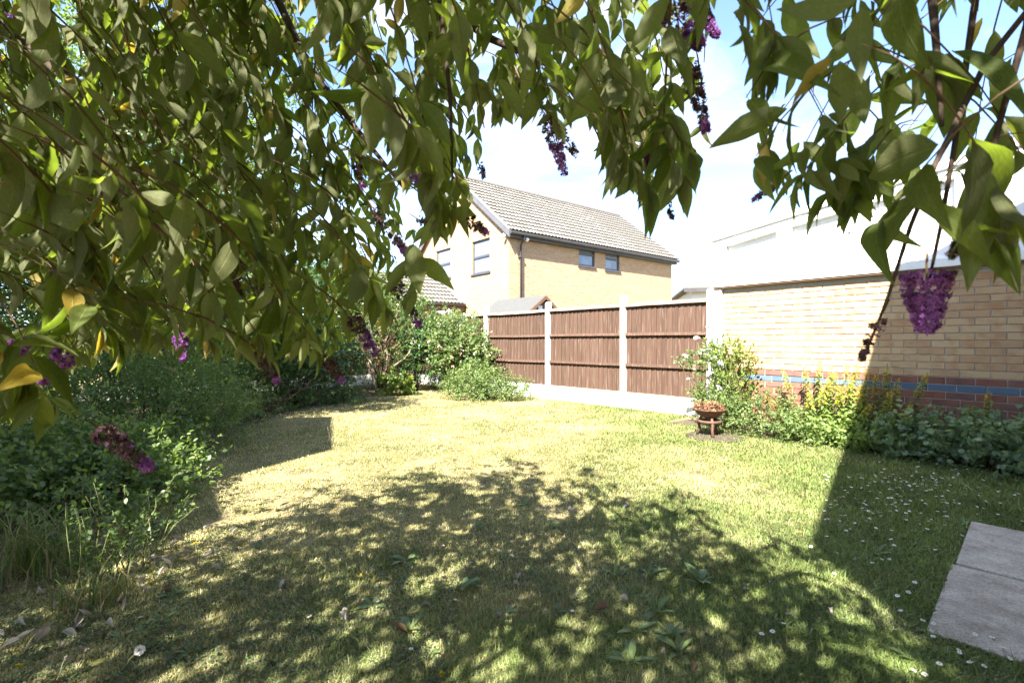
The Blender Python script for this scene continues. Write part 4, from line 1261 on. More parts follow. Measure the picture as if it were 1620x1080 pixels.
# ------------------------------------------------------------------ grass
def on_lawn(x, y):
    ok = x > edge_x(y) - 0.15 + 0.25 * (vnoise(x, y, .35, 3) - .5)
    rel = np.stack([x - GC[0], y - GC[1]], -1)
    s, d = rel @ GD, rel @ -GN
    ok &= ~((s > -.7) & (d < .42 + .18 * np.clip(s, 0, 3) / 3 + .2 * (vnoise(x, y, .3, 4) - .5)))
    rf = np.stack([x - FO[0], y - FO[1]], -1)
    ok &= ((rf @ np.array([-.741, -.671])) > 0.05)
    rs = np.stack([x - SC0.x, y - SC0.y], -1)
    a, b = rs @ np.array(SD.xy), rs @ np.array(SE.xy)
    inset = .035 * (vnoise(x, y, .12, 8) - .3)
    ok &= ~((a > inset) & (a < 1.85) & (b > inset) & (b < 1.3))
    return ok
def greenness(x, y):
    base = .36 + .20 * (x - .2) + .10 * np.clip(2.6 - y, -2, 1)
    base = base + .32 * np.clip((x - .6) / .9, 0, 1)
    return np.clip(base + .55 * (vnoise(x, y, .9, 21) - .5) + .5 * (vnoise(x, y, .33, 22) - .5) + .35 * (vnoise(x, y, .1, 23) - .5), 0, 1)
def grass(n_near, n_far):
    px = rng.uniform(-150, 1770, n_near); py = rng.uniform(585, 1130, n_near)
    Z = CAMH * FPX / (py - CY); X = (px - CX) / FPX * Z
    X2 = rng.uniform(-4, 4.6, n_far); Z2 = rng.uniform(.6, 14.5, n_far)
    x, y = np.concatenate([X, X2]), np.concatenate([Z, Z2])
    # blades grow in small tufts
    x = x + rng.normal(0, .012, len(x)); y = y + rng.normal(0, .012, len(y))
    g = greenness(x, y)
    k = on_lawn(x, y) & (y < 15) & (.6 * vnoise(x, y, .07, 31) + .55 * vnoise(x, y, .28, 32) + .35 * g + .25 * rng.random(len(x)) > .50)
    x, y, g = x[k], y[k], g[k]
    n = len(x)
    dist = np.sqrt(x * x + y * y)
    h = (.008 + .014 * g * rng.uniform(.4, 1.4, n) + .006 * rng.random(n)) * (1 + .06 * np.minimum(dist, 8))
    h *= np.where(rng.random(n) < .012, 2.2, 1)
    w = (.0007 + .0006 * rng.random(n)) * (1 + .40 * np.minimum(dist, 9))
    az = rng.uniform(0, 6.283, n)
    lean = np.abs(rng.normal(.75, .4, n))
    dx, dy = np.cos(az), np.sin(az)
    sx, sy = -dy, dx
    V = np.zeros((n, 5, 3))
    for i, (f, ww, hz) in enumerate(((0, 1, 0), (0, -1, 0), (.45, .8, .62), (.45, -.8, .62), (1, 0, .95))):
        V[:, i, 0] = x + dx * lean * h * f ** 1.4 + sx * w * ww
        V[:, i, 1] = y + dy * lean * h * f ** 1.4 + sy * w * ww
        V[:, i, 2] = h * hz
    F = np.array([(0, 1, 2), (1, 3, 2), (2, 3, 4)])
    F = (F[None] + (np.arange(n) * 5)[:, None, None]).reshape(-1, 3)
    green = np.array([.125, .17, .045]); fresh = np.array([.18, .24, .07]); dry = np.array([.42, .385, .22]); moss = np.array([.29, .29, .105])
    gg = np.clip((g - .25) * 1.5 + rng.normal(0, .22, n), 0, 1)[:, None]
    ms = (rng.random(n) < .4)[:, None]
    C = np.where(ms, moss, dry) * (1 - gg) + np.where((rng.random(n) < .4)[:, None], fresh, green) * gg
    C *= rng.uniform(.6, 1.25, n)[:, None] * (.72 + .5 * vnoise(x, y, .22, 77))[:, None]
    me = mesh_np('grass', V.reshape(-1, 3), F, M['grass'], colr=np.repeat(C, 5, 0))
    tag(place('grass', me), kind='stuff')
grass(440000, 110000)

# small clover and moss leaves between the blades
n = 70000
px = rng.uniform(-50, 1700, n); py = rng.uniform(640, 1120, n)
Z = CAMH * FPX / (py - CY); X = (px - CX) / FPX * Z
k = on_lawn(X, Z) & (vnoise(X, Z, .45, 41) > .44) & (vnoise(X, Z, .12, 42) > .35)
X, Z = X[k], Z[k]; n = len(X)
P = np.stack([X, Z, rng.uniform(.006, .022, n)], 1)
tp = scatter(OVAL, P, rng.normal(size=(n, 3)) * [1, 1, .25], rng.normal(size=(n, 3)) * .35 + [0, 0, 1], rng.uniform(.008, .017, n) * (1 + .06 * Z), np.clip(rng.normal(.4, .25, n), 0, 1))
M['clover'] = leaf_mat('clover_leaf', (.06, .05, .03), (.065, .10, .035), (.10, .15, .05), tfac=.2)
tag(add_leaves('clover_leaves', tp, M['clover'], None), kind='stuff')
# leaf litter and crumbs on the border soil
n = 5200
px = rng.uniform(-200, 640, n); py = rng.uniform(600, 1120, n)
Z = CAMH * FPX / (py - CY); X = (px - CX) / FPX * Z
k = (X < edge_x(Z) + .25 * rng.random(n)) & (X > edge_x(Z) - 1.3)
X, Z = X[k], Z[k]; n = len(X)
P = np.stack([X, Z, np.full(n, .012)], 1)
tp = scatter(OVAL, P, rng.normal(size=(n, 3)) * [1, 1, .3], rng.normal(size=(n, 3)) * .4 + [0, 0, 1], rng.uniform(.012, .04, n), rng.random(n) * .8)
tag(add_leaves('leaf_litter', tp, M['brown_leaf'], None), kind='stuff')

# ------------------------------------------------------------------ daisies
def daisy_mesh(seed):
    r = random.Random(seed)
    n = 11; V, F = [(0, 0, .002)], []
    for k in range(n * 2):
        a = 2 * math.pi * k / (n * 2)
        rad = (.0105 if k % 2 else .0075) * r.uniform(.9, 1.1)
        V.append((rad * math.cos(a), rad * math.sin(a), .001 + r.uniform(0, .0025)))
    for k in range(n * 2): F.append((0, 1 + k, 1 + (k + 1) % (n * 2)))
    b = len(V)
    for k in range(8):
        a = 2 * math.pi * k / 8
        V.append((.0035 * math.cos(a), .0035 * math.sin(a), .0034))
    V.append((0, 0, .0052))
    for k in range(8): F.append((b + 8, b + k, b + (k + 1) % 8))
    c = len(V)
    for z in (0.001, -.04):
        for k in range(3):
            a = 2 * math.pi * k / 3
            V.append((.0009 * math.cos(a), .0009 * math.sin(a), z))
    for k in range(3): F.append((c + k, c + (k + 1) % 3, c + 3 + (k + 1) % 3)); F.append((c + k, c + 3 + (k + 1) % 3, c + 3 + k))
    me = bpy.data.meshes.new('daisy'); me.from_pydata(V, [], F)
    for q in ('white_fl', 'yellow_fl', 'green_stem'): me.materials.append(M[q])
    at = me.attributes.new('tint', 'FLOAT', 'POINT')
    at.data.foreach_set('value', np.full(len(V), r.random(), np.float32))
    for i, p in enumerate(me.polygons): p.material_index = 0 if i < 2 * n else (1 if i < 2 * n + 8 else 2)
    return me
DM = [daisy_mesh(i) for i in range(4)]
def put_daisy(x, y, label, group):
    s = random.uniform(.8, 1.2) * (1 + .05 * max(0, y - 3))
    o = place('daisy', random.choice(DM), None, (x, y, random.uniform(.022, .036)), (random.uniform(-.45, .25), random.uniform(-.3, .3), random.uniform(0, 6)), (s, s, s))
    tag(o, label, 'flower', group)
cnt = 0
while cnt < 215:
    px = random.gauss(1455, 95); py = random.gauss(785, 38)
    if not (1300 < px < 1640 and 728 < py < 905): continue
    x, y = gnd(px, py)
    if not on_lawn(np.array([x]), np.array([y]))[0]: continue
    put_daisy(x, y, 'small white daisy in the shaded green lawn between slabs and wall border', 'daisies in the shaded lawn')
    cnt += 1
for px, py in [(1380, 900), (1395, 893), (1407, 893), (1320, 915), (1283, 873), (1437, 945), (1447, 930), (1480, 880), (1300, 895), (1425, 977), (1420, 955)]:
    put_daisy(*gnd(px, py), 'white daisy in the lawn on the near side of the shadow line', 'daisies near the sun patch')
for px, py in [(1476, 1020), (1518, 1046), (1486, 1063), (1517, 1038), (1445, 1076), (1557, 1066), (1598, 1057), (1535, 1062), (1587, 1039), (1570, 1021), (1543, 1015), (1477, 997), (1460, 990), (1463, 1078)]:
    put_daisy(*gnd(px, py), 'small white daisy at the near edge of the concrete slabs', 'daisies by the near slab edge')
for px, py in [(720, 957), (650, 1038), (598, 960), (745, 897), (905, 976), (810, 886), (490, 985), (222, 985), (400, 1005), (1222, 1010), (1205, 1015), (1240, 1000)]:
    put_daisy(*gnd(px, py), 'stray white daisy in the shaded brownish lawn', 'stray daisies')

# ------------------------------------------------------------------ yellow hawkbit flowers
def hawkbit(px, py, label, group, h=None):
    x, y = gnd(px, py + 14)
    h = h or random.uniform(.05, .12)
    rt = empty('yellow_hawkbit', (x, y, 0)); tag(rt, label, 'flower', group)
    lx, ly = random.uniform(-.03, .03), random.uniform(-.02, .02)
    m = MB(); m.tube([(0, 0, 0), (lx * .4, ly * .4, h * .6), (lx, ly, h)], [.0016, .0013, .0013], 4); m.build('stem', M['green_stem'], rt)
    a = rng.uniform(0, 6.283, 34); el = rng.uniform(.05, 1.1, 34)
    D = np.stack([np.cos(a) * np.cos(el), np.sin(a) * np.cos(el), np.sin(el)], 1)
    tp = scatter(DIAMOND, np.tile([lx, ly, h], (34, 1)).astype(float), D, np.tile([0, 0, 1.0], (34, 1)) - D * .3, rng.uniform(.011, .016, 34), rng.random(34))
    add_leaves('flower_head', tp, M['yellow_fl'], rt)
c1 = lambda x, y: (x / 3, 720 + y / 3)
for (x, y) in [(855, 195), (880, 222), (790, 240), (765, 260), (737, 247), (645, 230), (805, 362), (930, 240), (850, 75), (1000, 100)]:
    hawkbit(*c1(x, y), 'yellow hawkbit flower by the plants at the left lawn edge', 'hawkbits at the left border')
for (x, y) in [(940, 457), (1148, 446), (555, 578), (530, 637), (745, 595), (730, 635), (940, 683), (1385, 480)]:
    hawkbit(*c1(x, y), 'small yellow hawkbit flower in the near lawn among dry fallen leaves', 'hawkbits among the fallen leaves')
for (x, y) in [(595, 866), (582, 878), (568, 885), (563, 916)]:
    hawkbit(x, y, 'small yellow hawkbit flower in the shaded middle of the near lawn', 'hawkbits in the middle lawn')
hawkbit(35, 1066, 'yellow hawkbit flower in the extreme near left corner', None, .06)
hawkbit(690, 1066, 'lone yellow hawkbit flower at the very front of the lawn', None, .04)
for (x, y) in [(620, 632), (523, 662), (410, 720), (445, 703), (380, 727)]:
    hawkbit(x, y, 'small yellow hawkbit flower in the shaded far left lawn', 'hawkbits in the far lawn', .12)
# dandelion clock
x, y = gnd(190, 1068)
rt = empty('dandelion_clock', (x, y, 0)); tag(rt, 'round white dandelion seed head on a leaning stem in the near left lawn', 'flower')
tpx = unp(221, 1029, y + .05); tl = tpx - Vector((x, y, 0))
m_ = MB(); m_.tube([(0, 0, 0), tl * .5 + Vector((0, 0, .015)), tl], [.0028, .0024, .0018], 6); m_.build('stem', M['green_stem'], rt)
d = rand_dirs(260)
add_leaves('seed_ball', scatter(DIAMOND, np.array(tl)[None] + d * .010, d + rng.normal(size=(260, 3)) * .12, rng.normal(size=(260, 3)), rng.uniform(.008, .0105, 260), rng.random(260)), M['white_fl'], rt)

# ------------------------------------------------------------------ dry grass stalks
def stalk(base, top, label, group, heads=5):
    x, y = gnd(*base)
    t = unp(*top, y + random.uniform(-.05, .1)) - Vector((x, y, 0))
    rt = empty('grass_stalk', (x, y, 0)); tag(rt, label, 'grass stalk', group)
    m = MB(); pts = [(0, 0, 0), t * .35 + Vector((0, 0, .03)), t * .75 + Vector((0, 0, .03)), t]
    m.tube(pts, [.0018, .0014, .001, .0006], 4); m.build('stem', M['pale_bark'], rt)
    f = np.linspace(.7, 1, 26)[:, None]
    P = np.array(t)[None] * f + np.array([0, 0, .03]) * (1 - f) * 3
    add_leaves('seed_head', scatter(DIAMOND, P, np.array(t)[None] + rng.normal(size=P.shape) * .08, rng.normal(size=P.shape), rng.uniform(.008, .014, 26), rng.random(26) * .5 + .5), M['dry_leaf'], rt)
for b, t in [((30, 1045), (80, 988)), ((35, 1040), (62, 1025)), ((75, 1075), (102, 1015)), ((60, 1060), (138, 1027)), ((92, 1080), (108, 1042)), ((20, 1010), (12, 982))]:
    stalk(b, t, 'dry pale grass stalk arching up in the near left corner', 'dry grass stalks at the near left')
for b, t in [((310, 780), (332, 738)), ((304, 778), (318, 733)), ((300, 775), (306, 742)), ((318, 782), (330, 752))]:
    stalk(b, t, 'sunlit dry grass stalk at the border below the rounded shrub', 'dry stalks at the border')
for b, t in [((520, 705), (524, 668)), ((518, 706), (535, 672)), ((522, 706), (518, 676)), ((408, 735), (412, 718))]:
    stalk(b, t, 'pale grass stalk standing on the shadow line in the far lawn', 'stalks on the shadow line')
for b, t in [((925, 790), (925, 725)), ((1019, 905), (1019, 835)), ((1200, 880), (1203, 856)), ((1354, 910), (1352, 885))]:
    stalk(b, t, 'thin upright grass stem in the middle of the lawn', 'lone grass stems')
# long grass tuft at the near left
for (px, py, nb, sp, hh, lab) in [(40, 905, 260, .28, .42, 'tuft of long arching grass in front of the brambles at the left edge'), (150, 960, 90, .16, .22, 'small grass tuft below the thin weeds at the near left')]:
    x, y = gnd(px, py)
    V, F, C = [], [], []
    for k in range(nb):
        a = random.uniform(0, 6.283); r_ = random.uniform(0, sp); l = hh * random.uniform(.5, 1.15); an = random.uniform(0, 6.283)
        bx_, by_ = r_ * math.cos(a), r_ * math.sin(a)
        w = .0028; b0 = len(V)
        ln = random.uniform(.3, .9)
        for i in range(6):
            f = i / 5
            ww = w * (1 - f ** 2) + .0003
            q = (bx_ + math.cos(an) * l * ln * f * f, by_ + math.sin(an) * l * ln * f * f, l * f * (1 - .45 * ln * f * f))
            V += [(q[0] - math.sin(an) * ww, q[1] + math.cos(an) * ww, q[2]), (q[0] + math.sin(an) * ww, q[1] - math.cos(an) * ww, q[2])]
        F += [(b0 + 2 * i, b0 + 2 * i + 1, b0 + 2 * i + 3, b0 + 2 * i + 2) for i in range(5)]
        c = random.choice([(.08, .13, .03), (.11, .16, .04), (.24, .2, .1)])
        C += [c] * 12
    o = place('long_grass', mesh_np('long_grass', np.array(V), np.array(F), M['grass'], colr=np.array(C)), None, (x, y, 0))
    tag(o, lab, 'grass tuft')

# ------------------------------------------------------------------ weeds in the lawn
WL = [leaf_tpl(5, w, d, .2, two=False, peak=.6, seed=i) for i, (w, d) in enumerate([(.15, .2), (.2, .35), (.12, .15)])]
def rosette(px, py, s, label, group, up=.35):
    x, y = gnd(px, py)
    rt = empty('lawn_weed', (x, y, 0.004)); tag(rt, label, 'weed', group)
    n = random.randint(6, 10)
    for k in range(n):
        a = k * 2.4 + random.uniform(-.4, .4)
        L = s * random.uniform(.6, 1.15)
        el = random.uniform(.1, up + .35)
        D = np.array([[math.cos(a) * math.cos(el), math.sin(a) * math.cos(el), math.sin(el)]])
        V, F, T, U = scatter(random.choice(WL), np.zeros((1, 3)), D, np.array([[0, 0, 1.0]]) - D * .2, np.array([L]), np.array([random.uniform(.1, .9)]))
        place('leaf', mesh_np('leaf', V, F, M['weed'], tint=T, uv=U, smooth=True), rt)
for (px, py) in [(640, 890), (758, 837), (873, 835), (797, 973), (877, 970), (590, 963), (733, 933), (830, 800), (650, 870)]:
    rosette(px, py, random.uniform(.06, .10), 'flat green weed rosette in the shaded middle of the lawn', 'weed rosettes in the middle lawn')
for (px, py) in [(647, 1000)]: rosette(px, py, .10, 'larger grey green weed rosette beside a curled brown leaf', None, .6)
for (px, py) in [(972, 912), (1028, 912), (1037, 973), (1005, 1003), (1000, 1052), (1060, 1010), (1107, 925), (1075, 1035)]:
    rosette(px, py, random.uniform(.08, .125), 'upright broad leaved weed in the shaded lawn right of the middle', 'broad leaved weeds', .7)
rosette(1382, 880, .10, 'broad weed rosette beside the sun patch near the slabs', None, .6)
rosette(1452, 1052, .11, 'big weed rosette with a sunlit leaf before the near slab', None, .3)
rosette(1520, 835, .09, 'weed rosette growing at the far slab corner', None, .6)
for (px, py) in [(405, 866), (230, 1003), (255, 985), (270, 945), (190, 1010), (130, 1000), (300, 1035), (440, 690), (455, 688)]:
    rosette(px, py, random.uniform(.05, .09), 'low weed rosette in the shaded left lawn', 'weed rosettes at the left')

for k in range(26):
    rosette(random.uniform(480, 1150), random.uniform(850, 1070), random.uniform(.03, .055), 'tiny weed seedling in the near shaded lawn', 'weed seedlings', .4)
# ------------------------------------------------------------------ fallen leaves
CURL = []
for i in range(6):
    V, F, UV = leaf_tpl(7, [.2, .16, .22, .18, .14, .2][i], [-.5, .5, -.2, .8, -.8, .3][i], [.9, .6, 1.1, .8, 1.2, .7][i], seed=i, twist=[.5, -.8, 1.2, .3, -1, .6][i])
    for j, mt in enumerate(('dry_leaf', 'brown_leaf')):
        CURL.append((mt, mesh_np('fallen_leaf', V, F, M[mt], tint=np.full(len(V), .3 + .12 * i), uv=UV, smooth=True)))
DRY = [m for k, m in CURL if k == 'dry_leaf']; BRN = [m for k, m in CURL if k == 'brown_leaf']
def fallen(px, py, L, label, group, mats=DRY):
    x, y = gnd(px, py)
    o = place('fallen_leaf', random.choice(mats), None, (x, y, .022 + .1 * L), (random.uniform(-.7, .7), random.uniform(-.35, .35), random.uniform(0, 6.3)), (L * .8, L * .8, L * .8))
    tag(o, label, 'leaf', group)
for (x, y) in [(620, 550), (640, 580), (700, 525), (740, 505), (760, 385), (795, 375), (785, 385), (880, 430), (850, 435), (830, 510), (800, 565), (820, 545), (700, 605), (655, 662), (605, 695), (960, 510), (935, 540), (1010, 505), (1005, 560), (910, 485), (680, 440), (440, 400), (425, 325), (415, 250), (970, 380), (1110, 375), (1060, 300), (1365, 620), (580, 770), (210, 685), (255, 760)]:
    fallen(*c1(x, y), random.uniform(.055, .10), 'curled pale dry leaf by the left border', 'dry fallen leaves at the left')
for (x, y) in [(100, 910), (60, 915), (240, 870), (350, 860), (390, 850), (300, 870), (20, 895), (500, 830), (445, 790), (80, 820), (150, 890), (10, 780)]:
    fallen(*c1(x, y), random.uniform(.07, .11), 'large pale dry leaf in the near left corner', 'dry leaves in the near left corner')
c2 = lambda x, y: (540 + x / 3, 720 + y / 3)
for (x, y) in [(125, 295), (490, 457), (880, 130), (875, 168), (1145, 213), (1075, 275), (1360, 250), (1050, 580), (825, 590), (815, 630), (130, 575), (115, 605), (490, 615), (400, 735), (375, 745), (1360, 720), (1220, 297), (760, 795), (20, 820), (1515, 975), (640, 410), (210, 285), (1130, 580), (30, 760), (1000, 170), (560, 880), (1410, 930)]:
    fallen(*c2(x, y), random.uniform(.045, .085), 'curled pale dry leaf on the middle lawn', 'dry fallen leaves in the middle')
for (x, y) in [(1205, 770)]: fallen(*c2(x, y), .085, 'curled grey brown leaf on the lawn left of the tall weeds', None, BRN)
fallen(*c2(315, 880), .10, 'long curled brown leaf lying against the larger weed rosette', None, BRN)
fallen(*c2(95, 745), .10, 'brown curled leaf in the lawn near the left middle', None, BRN)
fallen(1155, 777, .07, 'dark dead leaf lying on the bright sunlit lawn', None, BRN)
fallen(255, 945, .11, 'broad brown leaf lying below the yellow hawkbits', None, BRN)
fallen(1103, 1063, .07, 'reddish brown leaf on the near lawn right of the middle', None, BRN)
c3 = lambda x, y: (1080 + x / 3, 720 + y / 3)
for (x, y) in [(610, 850), (310, 665), (495, 790), (415, 635), (80, 375), (700, 755)]:
    fallen(*c3(x, y), random.uniform(.04, .07), 'small pale dry leaf in the shaded lawn at the right', 'dry leaves at the right')
for (px, py) in [(265 + 8 * k + random.uniform(-20, 20), 0) for k in range(0)]: pass
for k in range(26):
    px = random.uniform(420, 620); py = 655 - (px - 420) * .12 + random.uniform(-8, 14)
    fallen(px, py, random.uniform(.05, .09), 'small pale dry leaf along the far lawn edge', 'dry leaves along the far lawn edge')

# ------------------------------------------------------------------ the buddleia overhead
FX = np.array([-200, 0, 60, 120, 200, 300, 400, 500, 560, 610, 640, 660, 690, 725, 745, 760, 790, 830, 870, 905, 930, 950, 985, 1020, 1060, 1100, 1118, 1128, 1136, 1160, 1180, 1210, 1240, 1300, 1350, 1385, 1420, 1470, 1500, 1540, 1580, 1620, 1800])
FY = np.array([720, 700, 640, 590, 560, 560, 575, 585, 545, 515, 440, 385, 362, 368, 345, 230, 190, 195, 215, 200, 185, 250, 300, 340, 320, 320, 200, 60, 130, 160, 270, 260, 310, 325, 322, 335, 350, 345, 345, 375, 360, 340, 380])
GAPS = [(1150, 130, 26, 120), (1465, 490, 60, 85), (1385, 520, 40, 90), (905, 60, 0, 0), (785, 70, 16, 14), (770, 110, 14, 16), (640, 90, 12, 12), (1522, 28, 26, 18), (1560, 75, 26, 16), (1270, 60, 22, 10), (1275, 195, 18, 30), (655, 330, 24, 26), (860, 215, 30, 14), (120, 95, 18, 20), (95, 20, 26, 14), (490, 20, 12, 18)]
def allowed(P, slack=0):
    """False where the sky, the house or the lawn shows below and between the branches"""
    x, y = pix(P)
    vis = (P[..., 1] > .25) & (x > -80) & (x < 1700) & (y > -60)
    ok = y <= np.interp(x, FX, FY) + slack
    for gx, gy, ga, gb in GAPS:
        if ga: ok &= ((x - gx) / ga) ** 2 + ((y - gy) / gb) ** 2 > 1
    near = np.linalg.norm(P - np.array([0, 0, CAMH]), axis=-1)
    return (~vis | ok) & (near > .52)

BUD = empty('buddleia_bush', (-1.7, -1.0, 0)); tag(BUD, 'big overhanging buddleia with drooping leaves and purple flower spikes above the lawn', 'bush')
BO = np.array([-1.7, -1.0, 0])
TOPC = np.array([-1.2, -.2, 2.6])
br_pts, LP, LDv, LNv, LS = [], [], [], [], []
def bez(S, Mi, E, n):
    t = np.linspace(0, 1, n)[:, None]
    return S * (1 - t) ** 2 + Mi * 2 * t * (1 - t) + E * t * t
FREE = []
def branch(E, L, droop=.5, size=.11, dense=.055, leafy=.75, big=.006, az=None, hang=.7, strict=True):
    n0 = len(LP)
    E = np.array(E, float)
    o = E - TOPC; o[2] = 0
    o = o / max(np.linalg.norm(o), .01)
    if az is not None: o = np.array([math.sin(R(az)), math.cos(R(az)), 0])
    o = norm(o + rng.normal(size=3) * [.3, .3, 0])
    S = E - o * L * .75 + np.array([0, 0, L * droop])
    Mi = E - o * L * .3 + np.array([0, 0, L * (droop * .95)])
    n = max(5, int(L / .04))
    pts = bez(S, Mi, E, n)
    br_pts.append((pts, big))
    m = max(3, int(L * leafy / dense))
    for k in range(m + 1):
        f = 1 - leafy * k / m
        i = min(f * (n - 1), n - 1.001)
        p = pts[int(i)] * (1 - i % 1) + pts[int(i) + 1] * (i % 1)
        t = norm(pts[min(int(i) + 1, n - 1)] - pts[max(int(i) - 1, 0)])
        side = np.cross(t, [0, 0, 1.0]); side = side / max(np.linalg.norm(side), .05)
        if k % 2: side = norm(np.cross(t, side) * .8 + side * .5)
        for sg in (-1, 1):
            d = t * .5 + side * sg * rng.uniform(.5, 1.0) + np.array([0, 0, -hang * rng.uniform(.3, 1.3)]) + rng.normal(size=3) * .28
            d = norm(d)
            nn = np.array([0, 0, 1.0]) * .75 + side * sg * .15 + o * .75 + rng.normal(size=3) * .35
            LP.append(p + d * .008); LDv.append(d); LNv.append(nn); LS.append(size * rng.uniform(.65, 1.2) * (.6 + .4 * min(1, k / 2)))
        if k == 0:
            for q in range(2):
                d = norm(t + rng.normal(size=3) * .3 + [0, 0, -.3]); LP.append(p); LDv.append(d); LNv.append(np.array([0, 0, 1.0]) + o * .5 + rng.normal(size=3) * .3); LS.append(size * rng.uniform(.5, .8))
    FREE.extend([not strict] * (len(LP) - n0))

# in view: left mass, middle, right
for k in range(330):
    px = random.uniform(-120, 720); yb = float(np.interp(px, FX, FY))
    py = random.uniform(-60, yb - 20) if random.random() < .72 else yb - random.uniform(5, 60)
    Z = random.uniform(1.35, 2.8) if random.random() < .93 else random.uniform(1.0, 1.4)
    branch(unp(px, py, Z), random.uniform(.35, .75), random.uniform(.3, .8), random.uniform(.08, .115))
for k in range(78):
    px = random.uniform(690, 1125); yb = float(np.interp(px, FX, FY))
    py = random.uniform(-80, yb - 8) if random.random() < .6 else yb - random.uniform(8, 50)
    branch(unp(px, py, random.uniform(1.05, 1.9)), random.uniform(.3, .55), random.uniform(.25, .7), random.uniform(.085, .12))
for k in range(44):
    px = random.uniform(1150, 1700); yb = float(np.interp(px, FX, FY))
    py = random.uniform(-120, yb - 30) if random.random() < .75 else yb - random.uniform(10, 60)
    branch(unp(px, py, random.uniform(.68, 1.15)), random.uniform(.3, .5), random.uniform(.3, .8), random.uniform(.085, .13), dense=.075, big=.0035, az=random.choice([random.uniform(20, 110), random.uniform(230, 330)]))
for k in range(210):
    px = random.uniform(-100, 520); py = random.uniform(-60, 450)
    branch(unp(px, py, random.uniform(1.4, 2.3)), random.uniform(.4, .8), random.uniform(.3, .8), random.uniform(.07, .10))
# hanging fringe sprays
for (px, py, Z, L, sz, az) in [(1020, 300, .95, .35, .14, 60), (1075, 290, 1.0, .3, .13, 80), (1090, 250, 1.0, .3, .13, 90), (985, 260, 1.0, .3, .12, 40), (1196, 262, .72, .25, .11, 270), (1180, 170, .75, .25, .12, 270), (1320, 315, .8, .3, .10, 270), (1355, 320, .8, .3, .10, 270), (1270, 290, .8, .3, .10, 280), (1430, 400, .62, .3, .13, 300), (1400, 360, .62, .3, .14, 280), (1540, 420, .62, .3, .12, 200), (1590, 340, .6, .3, .15, 90), (875, 195, 1.1, .3, .10, 30), (790, 180, 1.1, .25, .09, 20), (715, 345, 1.15, .35, .12, 60), (690, 360, 1.15, .35, .12, 40), (655, 470, 1.3, .4, .11, 30), (610, 500, 1.3, .4, .12, 30), (500, 560, 1.2, .45, .11, 60), (470, 560, 1.25, .4, .10, 60), (430, 420, 1.0, .4, .13, 30), (160, 530, .95, .4, .10, 60), (185, 550, .95, .35, .10, 90), (70, 640, .85, .4, .10, 80), (110, 680, .9, .4, .09, 80), (30, 600, .85, .4, .11, 60), (330, 500, 1.2, .4, .10, 40), (250, 540, 1.2, .4, .10, 40)]:
    branch(unp(px, py - 14, Z), L, .55, sz, az=az, big=.0035, leafy=.3, dense=.07, strict=False)
# overhead and round the camera, out of view: the crown that throws the shade
CANX = np.array([-3.3, -2.4, -1.7, -1.1, -.3, .25, .75, 1.1])
CANY = np.array([.75, 1.45, 2.15, 2.3, 1.85, 1.05, .45, -.2])
for k in range(660):
    x = random.uniform(-3.6, 1.1); yf = float(np.interp(x, CANX, CANY)) + random.uniform(-.35, .02)
    y = random.uniform(-1.6, yf)
    z = random.uniform(2.55, 3.35)
    p = np.array([x, y, z])
    q = pix(p)
    branch(p, random.uniform(.4, .8), random.uniform(.1, .5), random.uniform(.10, .13), dense=.07, hang=.35)

for k in range(170):
    x = random.uniform(-.9, .75); y = random.uniform(-1.5, .35)
    branch(np.array([x, y, random.uniform(2.35, 3.2)]), random.uniform(.4, .7), random.uniform(.1, .5), random.uniform(.10, .13), dense=.07, hang=.35)
for k in range(130):
    branch(np.array([random.uniform(-4.0, -2.2), random.uniform(-1.5, .3), random.uniform(2.3, 3.2)]), random.uniform(.4, .8), random.uniform(.1, .5), random.uniform(.10, .13), dense=.07, hang=.35)
LP = np.array(LP); LDv = norm(np.array(LDv)); LNv = np.array(LNv); LS = np.array(LS)
tipp = LP + LDv * LS[:, None]; midp = LP + LDv * LS[:, None] * .5
SUNNY = [(1270, 900, .13), (1335, 915, .17), (1385, 935, .2), (1410, 965, .14), (1345, 978, .10), (1290, 925, .10), (800, 1048, .09), (800, 1070, .08), (900, 1020, .08), (905, 990, .06), (838, 1062, .06), (1000, 1048, .05), (870, 795, .14),
         (680, 785, .13), (610, 792, .13), (668, 797, .10), (545, 800, .12), (1143, 878, .10), (1225, 895, .10), (1180, 850, .12), (1140, 985, .06), (1200, 940, .07), (560, 925, .05), (713, 928, .05), (870, 865, .08), (930, 863, .06), (1180, 1050, .05), (1430, 1052, .07), (340, 1045, .08), (280, 1065, .07), (1090, 905, .06), (505, 790, .12)]
gx = np.array([gnd(a, b) for a, b, c in SUNNY]); gr = np.array([c for a, b, c in SUNNY])
def sunny(P):
    k = P[:, 2] / -LDIR.z
    q = np.stack([P[:, 0] + LDIR.x * k, P[:, 1] + LDIR.y * k], 1)
    return (np.linalg.norm(q[:, None] - gx[None], axis=2) < gr[None] * np.where(P[:, 2:3] > 2.5, .72, .6)).any(1)
FREE = np.array(FREE)
keep = ((allowed(LP, 10) & allowed(tipp, 6) & allowed(midp, 0)) | (FREE & allowed(LP, 90) & allowed(midp, 90) & allowed(tipp, 90))) & ~sunny(midp) & ~sunny(tipp)
LP, LDv, LNv, LS = LP[keep], LDv[keep], LNv[keep], LS[keep]
